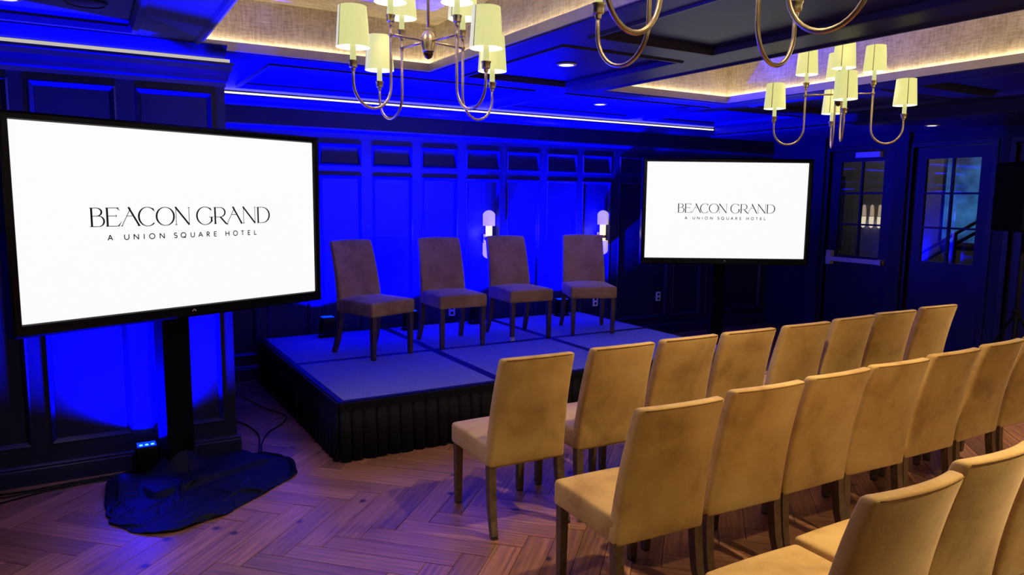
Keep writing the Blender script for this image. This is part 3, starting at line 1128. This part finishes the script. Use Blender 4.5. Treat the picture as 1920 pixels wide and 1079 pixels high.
def big_glyph(m, ch, x0, x1):
    w_ = x1 - x0
    def P(x, y):
        return (x0 + x * w_, y)
    def stem(x):
        line(m, P(x, 0), P(x, 1), TH)
        line(m, (x0 + x * w_ - 0.09, 0.015), (x0 + x * w_ + 0.09, 0.015), TN)
        line(m, (x0 + x * w_ - 0.09, 0.985), (x0 + x * w_ + 0.09, 0.985), TN)
    if ch == 'B':
        stem(0.12)
        for yb, yt, xr in ((0.56, 0.985, 0.80), (0.015, 0.56, 0.95)):
            r_ = (yt - yb) / 2
            rx = 0.36 * w_
            cx = x0 + xr * w_ - rx
            line(m, (x0 + 0.12 * w_, yt), (cx, yt), TN)
            line(m, (x0 + 0.12 * w_, yb), (cx, yb), TN)
            arc(m, cx, yb + r_, rx, r_, 90, -90, TN, TH * 0.9)
    elif ch == 'E':
        stem(0.12)
        line(m, P(0.12, 0.985), P(0.86, 0.985), TN)
        line(m, P(0.12, 0.56), P(0.66, 0.56), TN)
        line(m, P(0.12, 0.015), P(0.85, 0.015), TN)
        stroke(m, [P(0.74, 0.985), P(0.92, 0.83)], [0.07, 0.01])
        stroke(m, [P(0.68, 0.62), P(0.68, 0.50)], [0.04, 0.04])
        stroke(m, [P(0.80, 0.02), P(1.02, 0.26)], [0.07, 0.01])
    elif ch == 'A':
        line(m, P(0.02, 0.0), P(0.52, 0.98), TN)
        stroke(m, [P(0.40, 1.03), P(0.96, 0.0)], [TH * 0.95, TH * 0.95])
        line(m, P(0.30, 0.55), P(0.66, 0.55), TN)
        line(m, (x0 + 0.94 * w_ - 0.08, 0.015), (x0 + 0.94 * w_ + 0.08, 0.015), TN)
        line(m, (x0 + 0.02 * w_ - 0.06, 0.015), (x0 + 0.02 * w_ + 0.06, 0.015), TN)
    elif ch in 'CG':
        arc(m, x0 + 0.52 * w_, 0.5, 0.5 * w_, 0.52, 42, 318 if ch == 'C' else 330, TN, TH)
        stroke(m, [P(0.82, 0.96), P(0.95, 0.76)], [0.08, 0.01])
        if ch == 'G':
            line(m, P(0.92, 0.14), P(0.92, 0.42), TH)
            line(m, P(0.76, 0.42), P(1.04, 0.42), TN)
    elif ch == 'O':
        arc(m, x0 + 0.5 * w_, 0.5, 0.47 * w_, 0.51, 0, 360, TN, TH, 44)
    elif ch == 'N':
        line(m, P(0.08, 0), P(0.08, 1.0), TN)
        line(m, P(0.94, 0), P(0.94, 1.0), TN)
        line(m, P(0.04, 1.03), P(0.94, 0.0), TH * 0.95)
        line(m, (x0 + 0.08 * w_ - 0.06, 0.015), (x0 + 0.08 * w_ + 0.06, 0.015), TN)
        line(m, (x0 + 0.94 * w_ - 0.06, 0.985), (x0 + 0.94 * w_ + 0.06, 0.985), TN)
    elif ch == 'R':
        stem(0.10)
        r_ = 0.285
        rx = 0.36 * w_
        cx = x0 + 0.80 * w_ - rx
        line(m, P(0.10, 0.985), (cx, 0.985), TN)
        line(m, P(0.10, 0.415), (cx, 0.415), TN)
        arc(m, cx, 0.70, rx, r_, 90, -90, TN, TH * 0.9)
        stroke(m, [P(0.46, 0.42), P(0.86, 0.02), P(1.02, -0.06)], [TH * 0.9, TH * 0.9, 0.02])
    elif ch == 'D':
        stem(0.10)
        line(m, P(0.10, 0.985), P(0.42, 0.985), TN)
        line(m, P(0.10, 0.015), P(0.42, 0.015), TN)
        arc(m, x0 + 0.42 * w_, 0.5, 0.55 * w_, 0.485, 90, -90, TN, TH)


def small_glyph(m, ch, x0, x1, y0, h):
    w_ = x1 - x0
    t = 0.052
    def P(x, y):
        return (x0 + x * w_, y0 + y * h)
    def ln(a, b):
        line(m, P(*a), P(*b), t)
    if ch == 'A':
        ln((0, 0), (0.5, 1)), ln((0.5, 1), (1, 0)), ln((0.2, 0.35), (0.8, 0.35))
    elif ch == 'U':
        ln((0.05, 1), (0.05, 0.4)), ln((0.95, 1), (0.95, 0.4))
        arc(m, x0 + w_ / 2, y0 + 0.42 * h, 0.45 * w_, 0.40 * h, 180, 360, t, t)
    elif ch == 'N':
        ln((0.05, 0), (0.05, 1)), ln((0.95, 0), (0.95, 1)), ln((0.05, 1), (0.95, 0))
    elif ch == 'I':
        ln((0.5, 0), (0.5, 1))
    elif ch in 'OQ':
        arc(m, x0 + w_ / 2, y0 + h / 2, w_ / 2, h / 2, 0, 360, t, t, 32)
        if ch == 'Q':
            ln((0.55, 0.25), (1.0, -0.08))
    elif ch == 'S':
        arc(m, x0 + w_ / 2, y0 + 0.74 * h, 0.42 * w_, 0.25 * h, 30, 270, t, t)
        arc(m, x0 + w_ / 2, y0 + 0.26 * h, 0.46 * w_, 0.25 * h, 90, -150, t, t)
    elif ch == 'R':
        ln((0.08, 0), (0.08, 1)), ln((0.08, 0.97), (0.45, 0.97)), ln((0.08, 0.48), (0.45, 0.48)), ln((0.4, 0.48), (1, 0))
        arc(m, x0 + 0.45 * w_, y0 + 0.725 * h, 0.45 * w_, 0.245 * h, 90, -90, t, t)
    elif ch == 'E':
        ln((0.08, 0), (0.08, 1)), ln((0.08, 0.96), (1, 0.96)), ln((0.08, 0.5), (0.9, 0.5)), ln((0.08, 0.04), (1, 0.04))
    elif ch == 'H':
        ln((0.06, 0), (0.06, 1)), ln((0.94, 0), (0.94, 1)), ln((0.06, 0.52), (0.94, 0.52))
    elif ch == 'T':
        ln((0, 0.96), (1, 0.96)), ln((0.5, 0), (0.5, 1))
    elif ch == 'L':
        ln((0.08, 0), (0.08, 1)), ln((0.08, 0.04), (1, 0.04))


def lettering():
    m = MB()
    u = lambda x: (x - 245) / 135
    for ch, a, b in (('B', 245, 345), ('E', 350, 462), ('A', 460, 595), ('C', 585, 715), ('O', 716, 860), ('N', 863, 985), ('G', 1040, 1178), ('R', 1186, 1310), ('A', 1300, 1442), ('N', 1445, 1570), ('D', 1580, 1705)):
        big_glyph(m, ch, u(a), u(b))
    for ch, a, b in (('A', 360, 392), ('U', 475, 510), ('N', 543, 580), ('I', 612, 628), ('O', 660, 700), ('N', 738, 775), ('S', 850, 875), ('Q', 905, 945), ('U', 985, 1018), ('A', 1050, 1085), ('R', 1120, 1144), ('E', 1183, 1205), ('H', 1285, 1318), ('O', 1355, 1393), ('T', 1428, 1452), ('E', 1490, 1512), ('L', 1550, 1572)):
        small_glyph(m, ch, u(a), u(b), -0.73, 0.28)
    return m


# ------------------------------------------------------------------ displays on stands: screen faces -Y locally
def display(name, label, cx, cy, ang, sw, sh, zb, text_w, cw, cx_off=0.0):
    t = thing(name, label, 'screen', (cx, cy, 0), ang)
    bl, bt, bb = 0.045, 0.042, 0.068
    z0, z1 = zb - bb, zb + sh + bt
    hw = sw / 2 + bl
    MB().box(-hw, hw, 0.022, 0.085, z0, z1).build('back_shell', 'black_plastic', t)
    f_ = MB().frame_loop([(-hw, hw, z0, z1, 0.022), (-hw, hw, z0, z1, -0.010), (-hw + 0.012, hw - 0.012, z0 + 0.012, z1 - 0.012, -0.016), (-sw / 2 - 0.006, sw / 2 + 0.006, zb - 0.006, zb + sh + 0.006, -0.014), (-sw / 2, sw / 2, zb, zb + sh, 0.0), (-sw / 2, sw / 2, zb, zb + sh, 0.022)])
    f_.v = [(a, d, b) for a, b, d in f_.v]
    f_.build('bezel', 'black_plastic', t)
    sc = MB().box(-sw / 2, sw / 2, 0.002, 0.022, zb, zb + sh).build('display_panel', 'screen_white', t)
    sc['label'] = 'bright white screen showing a hotel name'
    lt = lettering()
    k = text_w / 10.815
    lt.v = [((x - 10.815 / 2) * k, 0.0008, zb + sh * 0.475 + y * k) for x, y, _ in lt.v]
    lo = lt.build('lettering', 'print_black', sc)
    # small white chevron on the lower bezel
    cv = MB()
    stroke(cv, [(-0.012, 0), (0, 0.012), (0.012, 0)], [0.004] * 3)
    cv.v = [(x, -0.0172, z0 + 0.034 + y) for x, y, _ in cv.v]
    cv.build('bezel_mark', 'print_white', t)
    MB().box(cx_off - cw / 2, cx_off + cw / 2, 0.088, 0.19, 0.03, zb + sh * 0.6).build('column', 'black_metal', t)
    MB().box(-0.30, 0.30, 0.055, 0.088, zb + sh * 0.25, zb + sh * 0.7).build('mount', 'black_metal', t)
    MB().rounded_box(0.56, 0.32, 0.03, 0.012, 2, 2, 1).build('base_plate', 'black_metal', t).location = (0, -0.01, 0)
    return t


TVA = math.atan2(0.385, 0.923)
display('display_stand', 'large white display on a black stand at the left', 0.551, 4.755, TVA, 1.826, 1.028, 1.066, 1.826 * 0.612, 0.17, -0.065)
display('display_stand', 'smaller looking white display on a black stand right of the stage', 5.945, 5.592, R(-30), 1.72, 1.02, 1.112, 1.72 * 0.606, 0.13, -0.02)

# black cloth bunched over the base of the left stand
outline = [(0.02, 4.494), (0.043, 4.214), (0.164, 4.028), (0.333, 3.961), (0.58, 4.042), (0.848, 4.247), (1.089, 4.465), (1.10, 4.70), (1.00, 4.94), (0.75, 4.965), (0.55, 4.92), (0.40, 4.84), (0.20, 4.825), (0.045, 4.84)]
ccx, ccy = 0.50, 4.55


def rim(a):
    best = None
    for i in range(len(outline)):
        p, q = outline[i], outline[(i + 1) % len(outline)]
        dx, dy = math.cos(a), math.sin(a)
        ex, ey = q[0] - p[0], q[1] - p[1]
        den = dx * ey - dy * ex
        if abs(den) < 1e-9:
            continue
        t = ((p[0] - ccx) * ey - (p[1] - ccy) * ex) / den
        u = ((p[0] - ccx) * dy - (p[1] - ccy) * dx) / den
        if t > 0 and -1e-6 <= u <= 1 + 1e-6:
            best = t if best is None else min(best, t)
    return best


def heaped_cloth():
    """a sheet with too much cloth for its outline, left to buckle and settle over the base plate and the foot of the column"""
    N = 76
    NA = 240
    rims = np.array([rim(2 * PI * i / NA) for i in range(NA)])
    k = np.array([1, 2, 3, 2, 1]) / 9
    rims = sum(k[q] * np.roll(rims, q - 2) for q in range(5))
    rng = np.random.default_rng(4)
    g = np.linspace(-1, 1, N)
    gx, gy = np.meshgrid(g, g, indexing='ij')
    mx, my = gx * np.sqrt(1 - gy ** 2 / 2), gy * np.sqrt(1 - gx ** 2 / 2)
    ang = np.mod(np.arctan2(my, mx), 2 * PI)
    rad = np.hypot(mx, my)
    rr = np.interp(ang, np.linspace(0, 2 * PI, NA + 1), np.append(rims, rims[0]))
    P = np.stack([ccx + np.cos(ang) * rad * rr, ccy + np.sin(ang) * rad * rr, np.full_like(rad, 0.01)], -1)
    P0 = P.copy()

    def floor_z(x, y):
        z = np.full_like(x, 0.004)
        c, s_ = math.cos(TVA), math.sin(TVA)
        bx, by = 0.551 - s_ * 0.03, 4.755 + c * 0.03
        lx, ly = (x - bx) * c + (y - by) * s_, -(x - bx) * s_ + (y - by) * c
        z = np.maximum(z, 0.036 * np.clip((0.40 - np.abs(lx)) / 0.04, 0, 1) * np.clip((0.23 - np.abs(ly)) / 0.04, 0, 1))
        fx_, fy_ = 0.551 - c * 0.065 - s_ * 0.14, 4.755 - s_ * 0.065 + c * 0.14
        z = np.maximum(z, 0.17 * np.exp(-(((x - fx_) / 0.15) ** 2 + ((y - fy_) / 0.12) ** 2)))
        z = np.maximum(z, 0.10 * np.exp(-(((x - 0.12) / 0.09) ** 2 + ((y - 4.68) / 0.15) ** 2)))
        return z

    bump = np.array([[0.10 * abs(mnoise.noise((x * 2.6 + y * 1.5, -x * 2.4 + y * 6.5, 0.3))) + 0.05 * abs(mnoise.noise((x * 8.5, y * 9.5, 3.1))) for x, y in zip(rx, ry)] for rx, ry in zip(P[..., 0], P[..., 1])])
    P[..., 2] = floor_z(P[..., 0], P[..., 1]) + 0.006 + (bump + 0.004 * rng.random((N, N))) * (rad < 0.97)
    sl = lambda a, b: (slice(a[0], a[1]), slice(b[0], b[1]))
    cons = []

    def add(di, dj, stiff, extra):
        I, J = np.meshgrid(np.arange(N), np.arange(N), indexing='ij')
        ok = (I + di < N) & (J + dj < N) & (J + dj >= 0)
        I, J = I[ok], J[ok]
        for par in (0, 1):
            sel = ((I // max(1, di) if di else J // max(1, abs(dj))) % 2) == par
            a = I[sel] * N + J[sel]
            b = (I[sel] + di) * N + J[sel] + dj
            L = np.linalg.norm(P0.reshape(-1, 3)[a] - P0.reshape(-1, 3)[b], axis=1) * extra
            cons.append((a, b, L, stiff))
    add(1, 0, 0.5, 1.13)
    add(0, 1, 0.5, 1.13)
    add(1, 1, 0.4, 1.13)
    add(1, -1, 0.4, 1.13)
    add(2, 0, 0.05, 1.06)
    add(0, 2, 0.05, 1.06)
    X = P.reshape(-1, 3).copy()
    edge = (rad.reshape(-1) > 0.985)
    E0 = P0.reshape(-1, 3)[edge].copy()
    E0[:, 2] = 0.005
    prev = X.copy()
    for step in range(130):
        vel = (X - prev) * 0.88
        prev = X.copy()
        X = X + vel
        X[:, 2] -= 0.0005
        for it in range(5):
            for a, b, L, st_ in cons:
                d = X[b] - X[a]
                l = np.linalg.norm(d, axis=1) + 1e-9
                c_ = (st_ * 0.5 * (l - L) / l)[:, None] * d
                np.add.at(X, a, c_)
                np.add.at(X, b, -c_)
            X[edge] = E0
            X[:, 2] = np.maximum(X[:, 2], floor_z(X[:, 0], X[:, 1]) + 0.002)
            X[:, 1] = np.minimum(X[:, 1], YBAY - 0.03)
    m = MB()
    m.v = [tuple(map(float, p)) for p in X]
    for i in range(N - 1):
        for j in range(N - 1):
            a = i * N + j
            m.f.append((a, a + 1, a + N + 1, a + N))
    o = m.build('drape_cloth', 'drape_cloth', smooth=True)
    md = o.modifiers.new('smooth', 'SUBSURF')
    md.levels = md.render_levels = 1
    return o


tag(heaped_cloth(), 'crumpled black cloth heaped over the base of the left display', 'cloth')

# ------------------------------------------------------------------ blue uplights


def uplight(x, y, z, label, aim, power, size=142, dots=False):
    t = thing('uplight', label, 'uplight', (x, y, z), 0, 'blue LED uplights')
    MB().rounded_box(0.13, 0.11, 0.16, 0.012, 2, 2, 2).build('housing', 'black_plastic', t, smooth=True).location = (0, 0, 0.03)
    MB().box(-0.085, 0.085, -0.045, 0.045, 0.0, 0.012).build('foot', 'black_metal', t)
    for s in (-1, 1):
        MB().box(s * 0.075 - 0.004, s * 0.075 + 0.004, -0.02, 0.02, 0.0, 0.14).build('bracket', 'black_metal', t)
    ln = MB().box(-0.052, 0.052, -0.042, 0.042, 0.190, 0.194).build('lens', 'blue_lens', t)
    ln['label'] = 'glowing blue lens'
    for i in range(3 if dots else 0):
        MB().lathe([(0.010, 0.0), (0.010, 0.003), (0.004, 0.006)], 10, (-0.032 + 0.032 * i, -0.022, 0.194)).build('led', 'led_dot', ln)
    lamp('SPOT', 'uplight_beam', (x, y, z + 0.215), BLUE, power, aim, spot_size=R(size), spot_blend=1.0, shadow_soft_size=0.04)
    return t


uplight(1.955, 6.76, SZ + 0.002, 'blue LED uplight on the stage behind the first chair', (1.955, 7.00, 2.3), UPLIGHT_W)
uplight(2.80, 6.76, SZ + 0.002, 'blue LED uplight on the stage behind the second chair', (2.80, 7.00, 2.3), UPLIGHT_W)
uplight(3.56, 6.78, SZ + 0.002, 'blue LED uplight on the stage between the two middle chairs', (3.50, 7.00, 2.3), UPLIGHT_W)
uplight(4.67, 6.80, SZ + 0.002, 'blue LED uplight at the right rear of the stage', (4.92, 6.90, 2.4), UPLIGHT_W * 1.1, size=150)
uplight(0.27, 4.905, 0.0, 'blue LED uplight on the floor behind the left display', (0.27, 4.93, 2.0), UPLIGHT_W * 0.75, dots=True)

# ------------------------------------------------------------------ chandeliers
RA, RO = 0.215, 0.415
ch0 = thing('chandelier', 'x', 'chandelier', (0, 0, 0))
HZ = 2.474
MB().tube([(0, 0, HZ + 0.03), (0, 0, ZT)], 0.008, 10).build('stem', 'brass', ch0, smooth=True)
MB().lathe([(0.055, 0), (0.055, -0.012), (0.020, -0.03), (0.012, -0.05)], 20, (0, 0, ZT)).build('canopy', 'brass', ch0, auto=40)
hb = MB().lathe([(0.010, 0.062), (0.018, 0.054), (0.018, 0.046), (0.027, 0.036), (0.036, 0.010), (0.036, -0.018), (0.028, -0.042), (0.029, -0.046), (0.024, -0.05)], 24, (0, 0, HZ)).build('hub', 'brass', ch0, auto=40)
MB().lathe([(0.023, -0.05), (0.024, -0.058), (0.016, -0.075), (0.004, -0.082)], 20, (0, 0, HZ)).build('finial', 'dark_brass', hb, smooth=True)
bulb_spots = []


def lamp_set(parent, x, y, zc):
    """cup, candle sleeve and shade with the cup's base at zc"""
    MB().lathe([(0.009, -0.012), (0.011, 0.0), (0.018, 0.004), (0.019, 0.024), (0.022, 0.028), (0.022, 0.033), (0.014, 0.034)], 16, (x, y, zc)).build('candle_cup', 'brass', parent, auto=40)
    MB().lathe([(0.0135, 0.033), (0.0125, 0.135)], 14, (x, y, zc)).build('candle_sleeve', 'candle_glow', parent, smooth=True)
    z0, z1 = zc + 0.088, zc + 0.262
    sh_ = MB().lathe([(0.0745, z0), (0.0620, z1)], 32, (x, y, 0), close=False).build('lamp_shade', 'shade_linen', parent, smooth=True)
    MB().lathe([(0.0730, z0 + 0.0005), (0.0605, z1 - 0.0005)], 32, (x, y, 0), close=False).build('shade_lining', 'shade_inside', sh_, smooth=True)
    a = R(172 + 14 * math.sin(40 * x + 70 * y))
    m = MB()
    for z, r_ in ((z0, 0.0752), (z1, 0.0627)):
        for da in (-0.03, 0.03):
            m.v.append((x + r_ * math.cos(a + da), y + r_ * math.sin(a + da), z))
    m.f.append((0, 1, 3, 2))
    m.build('seam', 'shade_seam', sh_)
    bulb_spots.append((x, y, zc + 0.17))


for q in range(4):
    a = q * PI / 2
    c, s = math.cos(a), math.sin(a)
    pts = [(RA * c, RA * s, HZ + 0.050), (RA * c, RA * s, 2.28)]
    rm = (RO - RA) / 2
    for k in range(0, 17):
        b = PI + PI * k / 16
        xx = RA + rm + rm * math.cos(b)
        pts.append((xx * c, xx * s, 2.245 + 0.112 * math.sin(b)))
    pts.append((RO * c, RO * s, 2.300))
    am = MB().tube(pts, 0.0068, 10)
    am.tube([(0.03 * c, 0.03 * s, HZ), (RA * c, RA * s, HZ)], 0.0055, 8)
    am.lathe([(0.003, -0.012), (0.011, -0.006), (0.011, 0.006), (0.003, 0.012)], 10, (RA * c, RA * s, HZ))
    ao = am.build('arm', 'brass', ch0, smooth=True)
    lamp_set(ao, RA * c, RA * s, HZ + 0.052)
    lamp_set(ao, RO * c, RO * s, 2.298)
chs = [(1.470, 3.309, 13.5, 'brass chandelier with eight lit shades hanging before the stage'),
       (1.465, 1.459, 9.5, 'brass chandelier at the top edge with only its curved arms showing'),
       (4.570, 3.320, 41.3, 'brass chandelier with eight lit shades at the right above the screen')]
for i, (x, y, a, lab) in enumerate(chs):
    c = ch0 if i == 0 else copy_tree(ch0)
    c.location = (x, y, 0)
    c.rotation_euler = (0, 0, R(a))
    c['label'] = lab
    c['group'] = 'brass chandeliers'
    for bx, by, bz in bulb_spots:
        ca, sa = math.cos(R(a)), math.sin(R(a))
        lamp('POINT', 'bulb', (x + ca * bx - sa * by, y + sa * bx + ca * by, bz), WARM, BULB_W, shadow_soft_size=0.018)
# added warm point light out of frame, standing in for a fourth chandelier
lamp('POINT', 'added_warm_point', (4.57, 1.46, 2.45), WARM, BULB_W * 6, shadow_soft_size=0.25)

# ------------------------------------------------------------------ downlights, ceiling speaker
dl = ['round downlight in the ceiling panel between the two wallpapered trays', 'small round downlight in the ceiling near the back wall', 'round downlight above the glazed doors', 'round downlight at the top left corner']
for p, lab in zip(DOWN_SEEN, dl):
    t = thing('downlight', lab, 'downlight', p, 0, 'recessed ceiling downlights')
    MB().lathe([(0.072, 0.0), (0.072, -0.006), (0.056, -0.009), (0.052, -0.004), (0.052, 0.0)], 28).build('trim_ring', 'white_plastic', t, smooth=True)
    MB().lathe([(0.052, -0.001), (0.052, -0.004), (0.0, -0.005)], 28, close=False).build('lens', 'downlight_glow', t)
t = thing('ceiling_speaker', 'round flush speaker grille in the dark ceiling at upper left', 'speaker', (0.07, 4.355, CEIL + RD))
MB().lathe([(0.10, 0), (0.10, -0.008), (0.088, -0.011), (0.088, -0.006)], 32).build('rim', 'ceiling_paint', t)
MB().lathe([(0.088, -0.006), (0.06, -0.010), (0.0, -0.012)], 32, close=False).build('grille', 'ceiling_paint', t, smooth=True)

# ------------------------------------------------------------------ wall sconces
for x, lab in ((3.785, 'glowing glass wall sconce behind the third stage chair'), (5.325, 'glowing glass wall sconce behind the right stage chair')):
    t = thing('wall_sconce', lab, 'sconce', (x, YB - 0.002, 1.335), 0, 'wall sconces beside the stage')
    MB().box(-0.03, 0.03, -0.012, 0.0, -0.09, 0.0).build('back_plate', 'brass', t)
    MB().tube([(0, -0.01, -0.045), (0, -0.075, -0.045)], 0.012, 10).build('bracket', 'brass', t, smooth=True)
    MB().lathe([(0.040, -0.062), (0.044, -0.058), (0.044, -0.034), (0.040, -0.030)], 20, (0, -0.080, 0)).build('collar', 'dark_brass', t, smooth=True)
    cy = -0.080
    MB().lathe([(0.036, -0.20), (0.036, -0.07), (0.036, 0.20)], 20, (0, cy, 0)).build('glass_tube', 'sconce_bright', t, smooth=True)
    for s, nm in ((1, 'upper_dome'), (-1, 'lower_dome')):
        prof = [(0.066, s * 0.095), (0.066, s * 0.20)]
        for k in range(1, 9):
            b = k / 8 * PI / 2
            prof.append((max(0.001, 0.068 * math.cos(b)), s * (0.20 + 0.062 * math.sin(b))))
        MB().lathe(prof, 24, (0, cy, 0), close=False).build(nm, 'sconce_glass', t, smooth=True)
    lamp('POINT', 'sconce_bulb', (x, YB - 0.19, 1.335), (1.0, 0.75, 0.45), 0.5, shadow_soft_size=0.05)

# ------------------------------------------------------------------ outlets
for x, z, lab in ((5.30, 0.50, 'white wall outlet behind the right stage chair'), (6.30, 0.50, 'wall outlet right of the stage below the far display'), (3.38, 0.52, 'white wall outlet behind the second stage chair')):
    t = thing('wall_outlet', lab, 'outlet', (x, YB - 0.0005, z), 0, 'wall outlets')
    MB().rounded_box(0.076, 0.010, 0.118, 0.004, 1, 1, 1).build('cover_plate', 'white_plastic', t, smooth=True).location = (0, -0.004, -0.059)
    for dz in (-0.026, 0.026):
        MB().box(-0.016, 0.016, -0.0105, -0.009, dz - 0.014, dz + 0.014).build('socket', 'black_plastic', t)

# ------------------------------------------------------------------ loudspeaker on a tripod at the right edge
t = thing('loudspeaker_stand', 'black loudspeaker on a tripod stand at the right edge before the doors', 'speaker', (6.86, 3.12, 0), R(60))
MB().rounded_box(0.40, 0.34, 0.58, 0.025, 2, 2, 2).build('cabinet', 'speaker_black', t, smooth=True).location = (0, 0, 1.50)
MB().box(-0.17, 0.17, -0.178, -0.168, 1.53, 2.05).build('grille', 'speaker_black', t)
MB().tube([(0, 0, 0.25), (0, 0, 1.52)], 0.018, 12).build('pole', 'black_metal', t, smooth=True)
MB().lathe([(0.03, 0.74), (0.034, 0.75), (0.034, 0.82), (0.03, 0.83)], 14).build('collar', 'black_metal', t)
for q in range(3):
    a = q * 2 * PI / 3 + 0.4
    c, s = math.cos(a), math.sin(a)
    lg = MB().tube([(0.02 * c, 0.02 * s, 0.78), (0.46 * c, 0.46 * s, 0.012)], 0.011, 8).build('leg', 'black_metal', t)
    MB().tube([(0.02 * c, 0.02 * s, 0.34), (0.24 * c, 0.24 * s, 0.40)], 0.008, 8).build('brace', 'black_metal', t)

# ------------------------------------------------------------------ cables


def cable(pts, label, rad=0.005):
    # smooth Catmull-Rom path
    P_ = [Vector(p) for p in pts]
    P_ = [P_[0]] + P_ + [P_[-1]]
    path = []
    for i in range(1, len(P_) - 2):
        for k in range(8):
            t_ = k / 8
            a, b, c, d = P_[i - 1], P_[i], P_[i + 1], P_[i + 2]
            path.append(0.5 * ((2 * b) + (c - a) * t_ + (2 * a - 5 * b + 4 * c - d) * t_ ** 2 + (3 * b - a - 3 * c + d) * t_ ** 3))
    path.append(P_[-1])
    tag(MB().tube(path, rad, 7).build('cable', 'black_plastic', smooth=True), label, 'cable', 'black cables on the floor')


cz = 0.006
cable([(-1.4, 4.86, cz), (-0.75, 4.74, cz), (-0.48, 4.80, cz), (-0.23, 4.885, cz), (0.06, 4.90, cz), (0.2, 4.90, 0.02)], 'lowest black cable along the left baseboard, bowing out onto the floor')
cable([(-1.4, 4.93, cz), (-0.9, 4.90, cz), (-0.5, 4.88, cz), (-0.2, 4.92, cz), (0.06, 4.93, cz), (0.2, 4.93, 0.02)], 'middle black cable along the left baseboard')
cable([(-1.4, 4.97, cz), (-0.8, 4.97, cz), (-0.4, 4.93, cz), (-0.1, 4.955, cz), (0.1, 4.965, cz), (0.2, 4.96, 0.02)], 'black cable lying closest against the left baseboard')
cable([(0.93, 4.90, cz), (0.98, 5.10, cz), (1.02, 5.35, cz), (0.99, 5.60, cz), (0.92, 5.85, cz), (0.90, 6.4, cz)], 'black cable curving from the heaped cloth behind the bay')
cable([(0.96, 4.92, cz), (1.00, 5.12, cz), (1.10, 5.36, cz), (1.24, 5.53, cz), (1.30, 5.72, cz), (1.20, 6.0, cz), (1.1, 6.5, cz)], 'black cable forking from the heaped cloth towards the stage')
